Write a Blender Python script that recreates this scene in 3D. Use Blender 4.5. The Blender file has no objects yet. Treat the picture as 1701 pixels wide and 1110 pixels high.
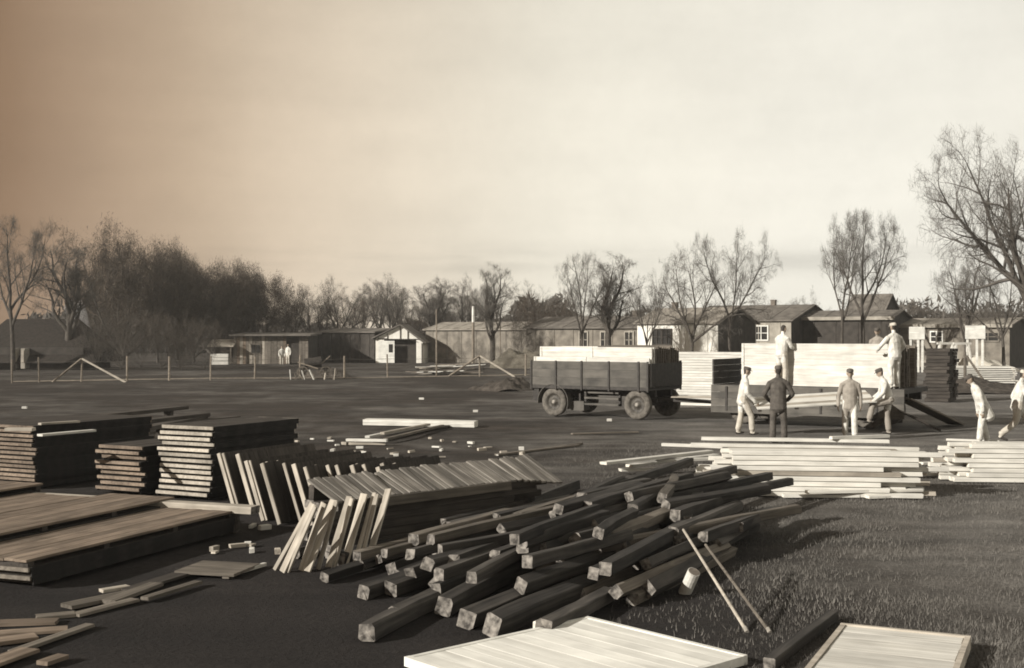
import bpy, bmesh, math, random
import numpy as np
from mathutils import Vector, Matrix

# ------------------------------------------------------------------ camera, sky, sun, exposure
scene = bpy.context.scene
col = scene.collection
CAMH, FPX, CX, HZ = 2.67, 2004.0, 850.5, 555.0      # eye height; focal length, centre and horizon in photo pixels
cam_data = bpy.data.cameras.new('camera')
cam_data.sensor_width = 36.0
cam_data.lens = 36.0 * FPX / 1701.0
cam_data.clip_end = 2000.0
cam = bpy.data.objects.new('camera', cam_data)
col.objects.link(cam)
cam.location = (0, 0, CAMH)
cam.rotation_euler = (math.radians(90), 0, 0)
scene.camera = cam

SUN_AZ_FROM = math.radians(240)      # compass style: 0 = +Y (away from camera), 90 = +X; the sun stands left and behind
SUN_EL = math.radians(22)
sdir = Vector((math.sin(SUN_AZ_FROM) * math.cos(SUN_EL), math.cos(SUN_AZ_FROM) * math.cos(SUN_EL), math.sin(SUN_EL)))
sun = bpy.data.lights.new('sun', 'SUN')
sun.energy = 5.0
sun.angle = math.radians(0.6)
sun.color = (1.0, 0.965, 0.90)
sun_o = bpy.data.objects.new('sun', sun)
col.objects.link(sun_o)
sun_o.rotation_euler = (-sdir).to_track_quat('-Z', 'Y').to_euler()

world = bpy.data.worlds.new('World')
scene.world = world
world.use_nodes = True
wn, wl = world.node_tree.nodes, world.node_tree.links
wn.clear()
out = wn.new('ShaderNodeOutputWorld')
bg = wn.new('ShaderNodeBackground')
bg.inputs['Strength'].default_value = 0.1
sky = wn.new('ShaderNodeTexSky')
sky.sky_type = 'NISHITA'
sky.sun_disc = False
sky.sun_elevation = SUN_EL
sky.sun_rotation = SUN_AZ_FROM
sky.dust_density = 3.0
bw = wn.new('ShaderNodeRGBToBW')
tc = wn.new('ShaderNodeTexCoord')
sep = wn.new('ShaderNodeSeparateXYZ')
mr = wn.new('ShaderNodeMapRange')
mr.inputs['From Min'].default_value = -0.5
mr.inputs['From Max'].default_value = 0.5
ramp = wn.new('ShaderNodeValToRGB')
cr = ramp.color_ramp
cr.interpolation = 'CARDINAL'
cr.elements[0].position = 0.0
cr.elements[0].color = (0.20, 0.128, 0.078, 1)
cr.elements[1].position = 1.0
cr.elements[1].color = (0.86, 0.83, 0.74, 1)
for pos, c in ((0.135, (0.315, 0.212, 0.135, 1)), (0.293, (0.635, 0.515, 0.385, 1)), (0.5, (0.80, 0.74, 0.62, 1)), (0.707, (0.87, 0.835, 0.735, 1))):
    e = cr.elements.new(pos)
    e.color = c
# faint wisps of cloud
mapn = wn.new('ShaderNodeMapping')
mapn.inputs['Scale'].default_value = (3.0, 3.0, 16.0)
nz = wn.new('ShaderNodeTexNoise')
nz.inputs['Scale'].default_value = 1.6
nz.inputs['Detail'].default_value = 5.0
nzr = wn.new('ShaderNodeMapRange')
nzr.inputs['From Min'].default_value = 0.25
nzr.inputs['From Max'].default_value = 0.7
nzr.inputs['To Min'].default_value = 0.95
nzr.inputs['To Max'].default_value = 1.03
# the film sees the sky's brightness only, tinted by the sepia of the print
skm = wn.new('ShaderNodeMapRange')
skm.inputs['From Min'].default_value = 0.0
skm.inputs['From Max'].default_value = 14.0
skm.inputs['To Min'].default_value = 7.5
skm.inputs['To Max'].default_value = 8.3
m1 = wn.new('ShaderNodeMix'); m1.data_type = 'RGBA'; m1.blend_type = 'MULTIPLY'; m1.inputs[0].default_value = 1.0
m2 = wn.new('ShaderNodeVectorMath'); m2.operation = 'SCALE'
wl.new(tc.outputs['Generated'], sep.inputs[0])
wl.new(sep.outputs['X'], mr.inputs['Value'])
wl.new(mr.outputs[0], ramp.inputs[0])
wl.new(tc.outputs['Generated'], mapn.inputs['Vector'])
wl.new(mapn.outputs[0], nz.inputs['Vector'])
wl.new(nz.outputs[0], nzr.inputs['Value'])
wl.new(ramp.outputs[0], m1.inputs[6])
wl.new(nzr.outputs[0], m1.inputs[7])
wl.new(sky.outputs[0], bw.inputs[0])
wl.new(bw.outputs[0], skm.inputs['Value'])
wl.new(m1.outputs[2], m2.inputs[0])
wl.new(skm.outputs[0], m2.inputs['Scale'])
# the sky is brightest low down and dims towards the zenith
zr = wn.new('ShaderNodeMapRange'); zr.inputs['From Min'].default_value = 0.12; zr.inputs['From Max'].default_value = 0.9
zr.inputs['To Min'].default_value = 1.0; zr.inputs['To Max'].default_value = 0.42
m3w = wn.new('ShaderNodeVectorMath'); m3w.operation = 'SCALE'
wl.new(sep.outputs['Z'], zr.inputs['Value']); cb1 = wn.new('ShaderNodeMath'); cb1.operation = 'SUBTRACT'; cb1.inputs[1].default_value = 0.060
cb2 = wn.new('ShaderNodeMath'); cb2.operation = 'ABSOLUTE'
cb3 = wn.new('ShaderNodeMapRange'); cb3.interpolation_type = 'SMOOTHSTEP'; cb3.inputs['From Min'].default_value = 0.0; cb3.inputs['From Max'].default_value = 0.022
cb3.inputs['To Min'].default_value = 0.20; cb3.inputs['To Max'].default_value = 0.0
cmap = wn.new('ShaderNodeMapping'); cmap.inputs['Scale'].default_value = (4.0, 4.0, 30.0); cmap.inputs['Location'].default_value = (0.4, 0, 0)
cnz = wn.new('ShaderNodeTexNoise'); cnz.inputs['Scale'].default_value = 1.3; cnz.inputs['Detail'].default_value = 6
cnr = wn.new('ShaderNodeMapRange'); cnr.inputs['From Min'].default_value = 0.42; cnr.inputs['From Max'].default_value = 0.62
cb4 = wn.new('ShaderNodeMath'); cb4.operation = 'MULTIPLY'
cb5 = wn.new('ShaderNodeMath'); cb5.operation = 'SUBTRACT'; cb5.inputs[0].default_value = 1.0
fnz = wn.new('ShaderNodeTexNoise'); fnz.inputs['Scale'].default_value = 9.0; fnz.inputs['Detail'].default_value = 8; fnz.inputs['Roughness'].default_value = 0.75
fnr = wn.new('ShaderNodeMapRange'); fnr.inputs['From Min'].default_value = 0.3; fnr.inputs['From Max'].default_value = 0.7; fnr.inputs['To Min'].default_value = 0.95; fnr.inputs['To Max'].default_value = 1.05
cb6 = wn.new('ShaderNodeMath'); cb6.operation = 'MULTIPLY'
m4w = wn.new('ShaderNodeVectorMath'); m4w.operation = 'SCALE'
wl.new(sep.outputs['Z'], cb1.inputs[0]); wl.new(cb1.outputs[0], cb2.inputs[0]); wl.new(cb2.outputs[0], cb3.inputs['Value'])
wl.new(tc.outputs['Generated'], cmap.inputs['Vector']); wl.new(cmap.outputs[0], cnz.inputs['Vector']); wl.new(cnz.outputs[0], cnr.inputs['Value'])
wl.new(cb3.outputs[0], cb4.inputs[0]); wl.new(cnr.outputs[0], cb4.inputs[1]); wl.new(cb4.outputs[0], cb5.inputs[1])
wl.new(tc.outputs['Generated'], fnz.inputs['Vector']); wl.new(fnz.outputs[0], fnr.inputs['Value'])
wl.new(cb5.outputs[0], cb6.inputs[0]); wl.new(fnr.outputs[0], cb6.inputs[1])
wl.new(m2.outputs[0], m4w.inputs[0]); wl.new(cb6.outputs[0], m4w.inputs['Scale'])
wl.new(m4w.outputs[0], m3w.inputs[0]); wl.new(zr.outputs[0], m3w.inputs['Scale'])
wl.new(m3w.outputs[0], bg.inputs['Color'])
wl.new(bg.outputs[0], out.inputs['Surface'])

vs = scene.view_settings
vs.view_transform = 'Standard'
vs.look = 'None'
vs.gamma = 1.0
vs.exposure = 0.5
vs.use_curve_mapping = False
scene.render.film_transparent = False
scene.cycles.max_bounces = 6
scene.cycles.diffuse_bounces = 3
scene.cycles.volume_bounces = 0
scene.cycles.filter_width = 1.8

R = random.Random(7)
NR = np.random.default_rng(7)
PI = math.pi

# ------------------------------------------------------------------ helpers
def W(px, py, z=0.0):
    """photo pixel + height above the ground -> point"""
    Y = FPX * (CAMH - z) / (py - HZ)
    return Vector(((px - CX) / FPX * Y, Y, z))

def WD(px, Y, z=0.0):
    return Vector(((px - CX) / FPX * Y, Y, z))

def ZAT(py, Y):
    return CAMH - (py - HZ) / FPX * Y

def tag(o, label=None, cat=None, group=None, kind=None):
    if label: o['label'] = label
    if cat: o['category'] = cat
    if group: o['group'] = group
    if kind: o['kind'] = kind
    return o

def link(name, data, parent=None, mw=None):
    o = bpy.data.objects.new(name, data)
    col.objects.link(o)
    if parent is not None:
        o.parent = parent
    if mw is not None:
        o.matrix_local = mw
    return o

def empty(name, loc, rz=0.0, label=None, cat=None, group=None):
    o = bpy.data.objects.new(name, None)
    o.empty_display_size = 0.2
    col.objects.link(o)
    o.location = loc
    o.rotation_euler = (0, 0, rz)
    return tag(o, label, cat, group)

def copy_tree(o, parent=None):
    c = o.copy()
    col.objects.link(c)
    c.parent = parent
    for ch in list(o.children):
        copy_tree(ch, c)
    return c

class MB:
    """collects shapes with one material index each, then becomes ONE mesh"""
    def __init__(s):
        s.v, s.f, s.m = [], [], []
    def add(s, vs_, fs, mi=0):
        b = len(s.v)
        s.v += [tuple(x) for x in vs_]
        s.f += [tuple(i + b for i in q) for q in fs]
        s.m += [mi] * len(fs)
    def box(s, c, d, mi=0, rot=None):
        x, y, z = d[0] / 2, d[1] / 2, d[2] / 2
        vv = [Vector(p) for p in ((-x, -y, -z), (x, -y, -z), (x, y, -z), (-x, y, -z), (-x, -y, z), (x, -y, z), (x, y, z), (-x, y, z))]
        if rot is not None:
            vv = [rot @ p for p in vv]
        c = Vector(c)
        s.add([p + c for p in vv], [(3, 2, 1, 0), (4, 5, 6, 7), (0, 1, 5, 4), (1, 2, 6, 5), (2, 3, 7, 6), (3, 0, 4, 7)], mi)
        return s
    def bar(s, p0, p1, w, t, mi=0, up=(0, 0, 1)):
        p0, p1 = Vector(p0), Vector(p1)
        s.box((p0 + p1) / 2, ((p1 - p0).length, w, t), mi, frame(p1 - p0, up))
        return s
    def tube(s, p0, p1, r0, r1, n=10, mi=0, caps=True):
        p0, p1 = Vector(p0), Vector(p1)
        m = frame(p1 - p0)
        vv = []
        for p, r in ((p0, r0), (p1, r1)):
            for k in range(n):
                a = 2 * PI * k / n
                vv.append(p + m @ Vector((0, math.cos(a) * r, math.sin(a) * r)))
        ff = [(k, (k + 1) % n, n + (k + 1) % n, n + k) for k in range(n)]
        if caps:
            ff += [tuple(range(n - 1, -1, -1)), tuple(range(n, 2 * n))]
        s.add(vv, ff, mi)
        return s
    def mesh(s, name, mats):
        me = bpy.data.meshes.new(name)
        me.from_pydata(s.v, [], s.f)
        for m in (mats if isinstance(mats, (list, tuple)) else [mats]):
            me.materials.append(m)
        if any(s.m):
            me.polygons.foreach_set('material_index', s.m)
        me.update()
        return me
    def build(s, name, mats, parent=None, mw=None):
        return link(name, s.mesh(name, mats), parent, mw)

def frame(x, up=(0, 0, 1)):
    """3x3 with local X along x and local Z near up"""
    x = Vector(x).normalized()
    up = Vector(up)
    if abs(x.dot(up.normalized())) > 0.98:
        up = Vector((1, 0, 0))
    y = up.cross(x).normalized()
    z = x.cross(y).normalized()
    return Matrix((x, y, z)).transposed()

def mat4(p, m3):
    return Matrix.Translation(Vector(p)) @ m3.to_4x4()

def np_mesh(name, verts, faces, mats, smooth=False):
    """verts (n,3), faces (m,k) arrays"""
    verts = np.asarray(verts, np.float32); faces = np.asarray(faces, np.int32)
    me = bpy.data.meshes.new(name)
    me.vertices.add(len(verts)); me.vertices.foreach_set('co', verts.ravel())
    k = faces.shape[1]
    me.loops.add(faces.size); me.loops.foreach_set('vertex_index', faces.ravel())
    me.polygons.add(len(faces)); me.polygons.foreach_set('loop_start', np.arange(len(faces), dtype=np.int32) * k)
    me.update(calc_edges=True)
    for m in (mats if isinstance(mats, (list, tuple)) else [mats]):
        me.materials.append(m)
    if smooth:
        me.shade_smooth()
    me.validate()
    return me

# ------------------------------------------------------------------ materials (all procedural, sepia print colours)
def new_mat(name, rough=0.85):
    m = bpy.data.materials.new(name)
    m.use_nodes = True
    n, l = m.node_tree.nodes, m.node_tree.links
    b = n['Principled BSDF']
    b.inputs['Roughness'].default_value = rough
    b.inputs['Specular IOR Level'].default_value = 0.25
    return m, n, l, b

def wood(name, lo, hi, scale=(1.2, 22, 22), vary=0.35, bump=0.25, rough=0.85, stain=0.5):
    m, n, l, b = new_mat(name, rough)
    tcn = n.new('ShaderNodeTexCoord'); mp = n.new('ShaderNodeMapping')
    mp.inputs['Scale'].default_value = scale
    info = n.new('ShaderNodeObjectInfo')
    off = n.new('ShaderNodeVectorMath'); off.operation = 'SCALE'; off.inputs[0].default_value = (13.1, 7.7, 5.3)
    l.new(info.outputs['Random'], off.inputs['Scale'])
    l.new(tcn.outputs['Object'], mp.inputs['Vector']); l.new(off.outputs[0], mp.inputs['Location'])
    g = n.new('ShaderNodeTexNoise'); g.inputs['Scale'].default_value = 1.0; g.inputs['Detail'].default_value = 6; g.inputs['Distortion'].default_value = 0.6
    l.new(mp.outputs[0], g.inputs['Vector'])
    big = n.new('ShaderNodeTexNoise'); big.inputs['Scale'].default_value = 2.3; big.inputs['Detail'].default_value = 3
    add = n.new('ShaderNodeVectorMath'); add.operation = 'ADD'
    l.new(tcn.outputs['Object'], add.inputs[0]); l.new(off.outputs[0], add.inputs[1]); l.new(add.outputs[0], big.inputs['Vector'])
    r1 = n.new('ShaderNodeValToRGB')
    r1.color_ramp.elements[0].position = 0.28; r1.color_ramp.elements[0].color = (*lo, 1)
    r1.color_ramp.elements[1].position = 0.66; r1.color_ramp.elements[1].color = (*hi, 1)
    l.new(g.outputs[0], r1.inputs[0])
    mrr = n.new('ShaderNodeMapRange'); mrr.inputs['To Min'].default_value = 1 - vary; mrr.inputs['To Max'].default_value = 1.0
    l.new(info.outputs['Random'], mrr.inputs['Value'])
    mst = n.new('ShaderNodeMapRange'); mst.inputs['From Min'].default_value = 0.3; mst.inputs['From Max'].default_value = 0.6
    mst.inputs['To Min'].default_value = 1 - stain * 0.6; mst.inputs['To Max'].default_value = 1.0
    l.new(big.outputs[0], mst.inputs['Value'])
    mu = n.new('ShaderNodeMath'); mu.operation = 'MULTIPLY'
    l.new(mrr.outputs[0], mu.inputs[0]); l.new(mst.outputs[0], mu.inputs[1])
    sc = n.new('ShaderNodeVectorMath'); sc.operation = 'SCALE'
    l.new(r1.outputs[0], sc.inputs[0]); l.new(mu.outputs[0], sc.inputs['Scale'])
    l.new(sc.outputs[0], b.inputs['Base Color'])
    bp = n.new('ShaderNodeBump'); bp.inputs['Strength'].default_value = bump; bp.inputs['Distance'].default_value = 0.02
    l.new(g.outputs[0], bp.inputs['Height']); l.new(bp.outputs[0], b.inputs['Normal'])
    return m

def plain(name, lo, hi, scale=6.0, rough=0.85, bump=0.2, detail=5, dist=0.02):
    m, n, l, b = new_mat(name, rough)
    tcn = n.new('ShaderNodeTexCoord')
    g = n.new('ShaderNodeTexNoise'); g.inputs['Scale'].default_value = scale; g.inputs['Detail'].default_value = detail
    l.new(tcn.outputs['Object'], g.inputs['Vector'])
    r1 = n.new('ShaderNodeValToRGB')
    r1.color_ramp.elements[0].position = 0.33; r1.color_ramp.elements[0].color = (*lo, 1)
    r1.color_ramp.elements[1].position = 0.66; r1.color_ramp.elements[1].color = (*hi, 1)
    l.new(g.outputs[0], r1.inputs[0]); l.new(r1.outputs[0], b.inputs['Base Color'])
    if bump:
        bp = n.new('ShaderNodeBump'); bp.inputs['Strength'].default_value = bump; bp.inputs['Distance'].default_value = dist
        l.new(g.outputs[0], bp.inputs['Height']); l.new(bp.outputs[0], b.inputs['Normal'])
    return m

M = {}
M['fresh'] = wood('fresh_lumber', (0.50, 0.475, 0.42), (0.70, 0.675, 0.612), vary=0.18, stain=0.3)
M['fresh_end'] = plain('fresh_lumber_end', (0.5, 0.465, 0.40), (0.68, 0.64, 0.56), 30)
M['pale'] = wood('pale_lumber', (0.36, 0.315, 0.255), (0.58, 0.52, 0.435), vary=0.4, stain=0.6)
M['brown'] = wood('brown_lumber', (0.15, 0.113, 0.084), (0.29, 0.225, 0.168), vary=0.35, stain=0.7)
M['weathered'] = wood('weathered_lumber', (0.10, 0.085, 0.068), (0.22, 0.19, 0.155), vary=0.4, stain=0.5)
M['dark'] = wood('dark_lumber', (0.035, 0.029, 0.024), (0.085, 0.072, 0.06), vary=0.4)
M['beam'] = wood('beam_timber', (0.026, 0.023, 0.021), (0.10, 0.089, 0.077), scale=(0.9, 16, 16), vary=0.55, stain=0.7, bump=0.5)
M['beam_end'] = plain('beam_end_grain', (0.045, 0.04, 0.035), (0.26, 0.235, 0.205), 17, bump=0.8, detail=8)
M['truck'] = wood('truck_paint', (0.085, 0.077, 0.064), (0.125, 0.112, 0.094), scale=(1, 8, 8), vary=0.35, stain=0.8, bump=0.2, rough=0.6)
M['truck_dark'] = plain('chassis_dark', (0.022, 0.019, 0.016), (0.045, 0.039, 0.033), 8, rough=0.6)
M['tyre'] = plain('tyre_dusty', (0.07, 0.062, 0.052), (0.15, 0.135, 0.115), 9, rough=0.95)
M['rim'] = plain('rim_dark', (0.035, 0.03, 0.026), (0.10, 0.09, 0.075), 12, rough=0.6)
M['shade_rail'] = plain('rail_painted_shade', (0.010, 0.009, 0.008), (0.022, 0.019, 0.017), 6)  # near-black, paints in the shade on the long sides of stacked panels
M['greyboard'] = wood('grey_short_board', (0.15, 0.135, 0.115), (0.33, 0.30, 0.26), vary=0.45, stain=0.6)
M['metal'] = plain('dull_metal', (0.22, 0.2, 0.17), (0.34, 0.31, 0.27), 12, rough=0.5)
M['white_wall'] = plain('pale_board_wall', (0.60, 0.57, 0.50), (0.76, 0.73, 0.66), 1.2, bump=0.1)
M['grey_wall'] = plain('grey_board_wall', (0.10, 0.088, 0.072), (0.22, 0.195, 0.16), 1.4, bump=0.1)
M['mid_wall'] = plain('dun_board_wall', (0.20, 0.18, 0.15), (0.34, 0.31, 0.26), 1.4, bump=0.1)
M['dark_wall'] = plain('dark_wall_and_gable_shade', (0.028, 0.024, 0.02), (0.055, 0.047, 0.039), 2.0, bump=0.1)  # dark sheds' own colour; on paler barracks' gables it paints in the shade
M['roof'] = plain('roofing_felt', (0.17, 0.15, 0.125), (0.29, 0.262, 0.22), 1.6, bump=0.15)
M['roof_dark'] = plain('roofing_felt_dark', (0.085, 0.075, 0.064), (0.16, 0.143, 0.122), 1.6, bump=0.15)
M['thatch'] = plain('thatch_dark', (0.016, 0.013, 0.01), (0.03, 0.024, 0.019), 5, bump=0.6)
M['glass'] = plain('window_glass', (0.02, 0.019, 0.018), (0.035, 0.033, 0.03), 3, rough=0.12, bump=0)
M['paint_white'] = wood('white_paint', (0.62, 0.60, 0.54), (0.82, 0.80, 0.73), scale=(0.8, 9, 9), vary=0.10, stain=0.35, bump=0.1)
M['brick'] = plain('chimney_brick', (0.09, 0.075, 0.06), (0.17, 0.145, 0.12), 9)
M['post'] = wood('fence_post_wood', (0.14, 0.115, 0.09), (0.33, 0.28, 0.22), vary=0.35)
M['wire'] = plain('fence_wire', (0.10, 0.09, 0.075), (0.16, 0.14, 0.12), 5, bump=0)
M['bark'] = plain('bark', (0.040, 0.034, 0.028), (0.085, 0.073, 0.060), 30, bump=0.4)
M['twig'] = plain('twig_bark', (0.06, 0.053, 0.045), (0.115, 0.102, 0.087), 22, bump=0)
M['twig_brown'] = plain('twig_bark_brown', (0.040, 0.030, 0.021), (0.075, 0.056, 0.040), 22, bump=0)
M['leaf'] = plain('dense_leaf', (0.022, 0.017, 0.013), (0.10, 0.08, 0.06), 16, bump=0)
M['leaf_pale'] = plain('pale_leaf', (0.08, 0.07, 0.05), (0.17, 0.15, 0.12), 16, bump=0)
M['soil'] = plain('heaped_soil', (0.03, 0.025, 0.02), (0.075, 0.063, 0.052), 4, bump=0.8, dist=0.1)
M['sand'] = plain('pale_sand', (0.42, 0.385, 0.325), (0.56, 0.52, 0.44), 2.5, bump=0.4)
M['skin'] = plain('skin', (0.26, 0.20, 0.15), (0.33, 0.26, 0.20), 20, rough=0.6, bump=0)
M['hair'] = plain('hair', (0.03, 0.025, 0.02), (0.05, 0.042, 0.035), 30, bump=0.1)
M['cloth_white'] = plain('white_work_cloth', (0.42, 0.40, 0.355), (0.68, 0.655, 0.595), 7, bump=0.9, dist=0.05)
M['cloth_light'] = plain('light_drill_cloth', (0.38, 0.345, 0.29), (0.50, 0.46, 0.39), 9, bump=0.5, dist=0.03)
M['cloth_grey'] = plain('grey_drill_cloth', (0.22, 0.195, 0.165), (0.30, 0.27, 0.23), 9, bump=0.5, dist=0.03)
M['cloth_dark'] = plain('dark_wool_cloth', (0.055, 0.048, 0.041), (0.10, 0.088, 0.075), 9, bump=0.5, dist=0.03)
M['shoe'] = plain('dark_leather', (0.025, 0.021, 0.018), (0.05, 0.043, 0.036), 20, rough=0.6)
M['concrete'] = plain('pale_stone', (0.3, 0.27, 0.22), (0.42, 0.38, 0.32), 9)

# ground: worn grass, bare soil and sandy strips, all by position
m, n, l, b = new_mat('worn_grass_ground', 0.95)
g_tc = n.new('ShaderNodeTexCoord')
def noise(scale, detail=4, rough=0.55):
    x = n.new('ShaderNodeTexNoise'); x.inputs['Scale'].default_value = scale; x.inputs['Detail'].default_value = detail
    x.inputs['Roughness'].default_value = rough
    l.new(g_tc.outputs['Object'], x.inputs['Vector']); return x
def cramp(src, p0, c0, p1, c1):
    r_ = n.new('ShaderNodeValToRGB')
    r_.color_ramp.elements[0].position = p0; r_.color_ramp.elements[0].color = (*c0, 1)
    r_.color_ramp.elements[1].position = p1; r_.color_ramp.elements[1].color = (*c1, 1)
    l.new(src, r_.inputs[0]); return r_
def mixc(f, a, b_, fv=None):
    x = n.new('ShaderNodeMix'); x.data_type = 'RGBA'
    if fv is not None: x.inputs[0].default_value = fv
    else: l.new(f, x.inputs[0])
    l.new(a, x.inputs[6]); l.new(b_, x.inputs[7]); return x
n_big, n_mid, n_fine = noise(0.16, 4), noise(1.1, 5), noise(16, 6, 0.7)
grass_c = cramp(n_fine.outputs[0], 0.3, (0.10, 0.092, 0.082), 0.72, (0.235, 0.217, 0.194))
soil_c = cramp(n_fine.outputs[0], 0.3, (0.018, 0.0143, 0.011), 0.72, (0.054, 0.0425, 0.033))
patch = cramp(n_big.outputs[0], 0.40, (0, 0, 0), 0.60, (1, 1, 1))
patch2 = cramp(n_mid.outputs[0], 0.40, (0, 0, 0), 0.65, (1, 1, 1))
gsep = n.new('ShaderNodeSeparateXYZ'); l.new(g_tc.outputs['Object'], gsep.inputs[0])
# trodden bare soil on the western half of the yard, grass on the eastern half
xr = n.new('ShaderNodeMapRange'); xr.inputs['From Min'].default_value = -2.0; xr.inputs['From Max'].default_value = 10.0
l.new(gsep.outputs['X'], xr.inputs['Value'])
mulp = n.new('ShaderNodeMath'); mulp.operation = 'MULTIPLY_ADD'; mulp.inputs[1].default_value = 0.5; mulp.use_clamp = True
l.new(patch.outputs[0], mulp.inputs[0]); l.new(xr.outputs[0], mulp.inputs[2])
sub = n.new('ShaderNodeMath'); sub.operation = 'SUBTRACT'; sub.use_clamp = True
sc5 = n.new('ShaderNodeMath'); sc5.operation = 'MULTIPLY'; sc5.inputs[1].default_value = 0.35
l.new(patch2.outputs[0], sc5.inputs[0]); l.new(mulp.outputs[0], sub.inputs[0]); l.new(sc5.outputs[0], sub.inputs[1])
gcol = mixc(sub.outputs[0], soil_c.outputs[0], grass_c.outputs[0])
near_soil_c = cramp(n_fine.outputs[0], 0.3, (0.011, 0.009, 0.008), 0.75, (0.034, 0.028, 0.025))  # darker soil colour over the near left part of the yard
cx1 = n.new('ShaderNodeMapRange'); cx1.interpolation_type = 'SMOOTHSTEP'; cx1.inputs['From Min'].default_value = 4.2; cx1.inputs['From Max'].default_value = 1.2
cy1 = n.new('ShaderNodeMapRange'); cy1.interpolation_type = 'SMOOTHSTEP'; cy1.inputs['From Min'].default_value = 25.0; cy1.inputs['From Max'].default_value = 18.0
l.new(gsep.outputs['Y'], cy1.inputs['Value'])
wob_ = n.new('ShaderNodeMath'); wob_.operation = 'MULTIPLY_ADD'; wob_.inputs[1].default_value = 5.0
l.new(n_big.outputs[0], wob_.inputs[0])
shift = n.new('ShaderNodeMath'); shift.operation = 'ADD'; shift.inputs[1].default_value = -2.5
l.new(gsep.outputs['X'], shift.inputs[0]); l.new(shift.outputs[0], wob_.inputs[2]); l.new(wob_.outputs[0], cx1.inputs['Value'])
cm_ = n.new('ShaderNodeMath'); cm_.operation = 'MULTIPLY'; l.new(cx1.outputs[0], cm_.inputs[0]); l.new(cy1.outputs[0], cm_.inputs[1])
gcol2 = mixc(cm_.outputs[0], gcol.outputs[2], near_soil_c.outputs[0])
# broad worn and lush patches and the ruts of cart wheels
rutm = n.new('ShaderNodeMapping'); rutm.inputs['Rotation'].default_value = (0, 0, math.radians(10)); rutm.inputs['Scale'].default_value = (0.10, 1.5, 1)
l.new(g_tc.outputs['Object'], rutm.inputs['Vector'])
rut = n.new('ShaderNodeTexNoise'); rut.inputs['Scale'].default_value = 0.8; rut.inputs['Detail'].default_value = 5
l.new(rutm.outputs[0], rut.inputs['Vector'])
rr_ = cramp(rut.outputs[0], 0.34, (0.62, 0.62, 0.62), 0.66, (1.18, 1.18, 1.18))
pm_ = cramp(noise(0.45, 5).outputs[0], 0.35, (0.72, 0.72, 0.72), 0.65, (1.15, 1.15, 1.15))
mA = n.new('ShaderNodeMix'); mA.data_type = 'RGBA'; mA.blend_type = 'MULTIPLY'; mA.inputs[0].default_value = 1.0
mB_ = n.new('ShaderNodeMix'); mB_.data_type = 'RGBA'; mB_.blend_type = 'MULTIPLY'; mB_.inputs[0].default_value = 1.0
l.new(gcol2.outputs[2], mA.inputs[6]); l.new(rr_.outputs[0], mA.inputs[7]); l.new(mA.outputs[2], mB_.inputs[6]); l.new(pm_.outputs[0], mB_.inputs[7])
l.new(mB_.outputs[2], b.inputs['Base Color'])
bp = n.new('ShaderNodeBump'); bp.inputs['Strength'].default_value = 0.9; bp.inputs['Distance'].default_value = 0.06
badd = n.new('ShaderNodeMath'); badd.operation = 'ADD'
l.new(n_fine.outputs[0], badd.inputs[0]); l.new(n_mid.outputs[0], badd.inputs[1])
l.new(badd.outputs[0], bp.inputs['Height']); l.new(bp.outputs[0], b.inputs['Normal'])
M['ground'] = m

# ------------------------------------------------------------------ ground, path, grass
def hump(x, y):
    """low swell of the ground: flat where things stand, ruts and bumps of a few centimetres only below zero"""
    return -0.018 * (1 + math.sin(x * 1.7 + 0.6 * math.sin(y * 0.9)) * math.sin(y * 1.3 + 1.1 * math.sin(x * 0.7)))

xs = np.concatenate([np.linspace(-600, -30, 12)[:-1], np.linspace(-30, 30, 150), np.linspace(30, 600, 12)[1:]])
ys = np.concatenate([np.linspace(-200, 6, 6)[:-1], np.linspace(6, 60, 150), np.linspace(60, 900, 16)[1:]])
gv = [(x, y, hump(x, y)) for y in ys for x in xs]
nx = len(xs)
gf = [(j * nx + i, j * nx + i + 1, (j + 1) * nx + i + 1, (j + 1) * nx + i) for j in range(len(ys) - 1) for i in range(nx - 1)]
ground = link('ground', np_mesh('ground', gv, gf, M['ground'], True))
tag(ground, 'dark worn grass and bare soil of the timber yard', 'ground', kind='structure')

# sandy footpath running along the wire fence
def strip(name, pts, w, mat, z=0.006, seg=60, seed=3):
    rr = random.Random(seed)
    vv, ff = [], []
    P = []
    for i in range(len(pts) - 1):
        a, b_ = Vector(pts[i]), Vector(pts[i + 1])
        for k in range(seg):
            P.append(a.lerp(b_, k / seg))
    P.append(Vector(pts[-1]))
    for i, p in enumerate(P):
        d = (P[min(i + 1, len(P) - 1)] - P[max(i - 1, 0)]).normalized()
        q = Vector((-d.y, d.x, 0))
        wl_, wr_ = w / 2 * (0.6 + rr.random() * 0.7), w / 2 * (0.6 + rr.random() * 0.7)
        vv += [p + q * wl_ + Vector((0, 0, z)), p - q * wr_ + Vector((0, 0, z))]
    for i in range(len(P) - 1):
        ff.append((2 * i, 2 * i + 1, 2 * i + 3, 2 * i + 2))
    return link(name, np_mesh(name, [tuple(x) for x in vv], ff, mat))
M['path'] = plain('trodden_sand', (0.15, 0.125, 0.095), (0.32, 0.275, 0.215), 1.5, bump=0.5)
tag(strip('path', [W(20, 634), W(350, 628.5), W(580, 628), W(880, 622.5)], 1.3, M['path']), 'narrow pale trodden path along the wire fence', 'path', kind='structure')

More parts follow.
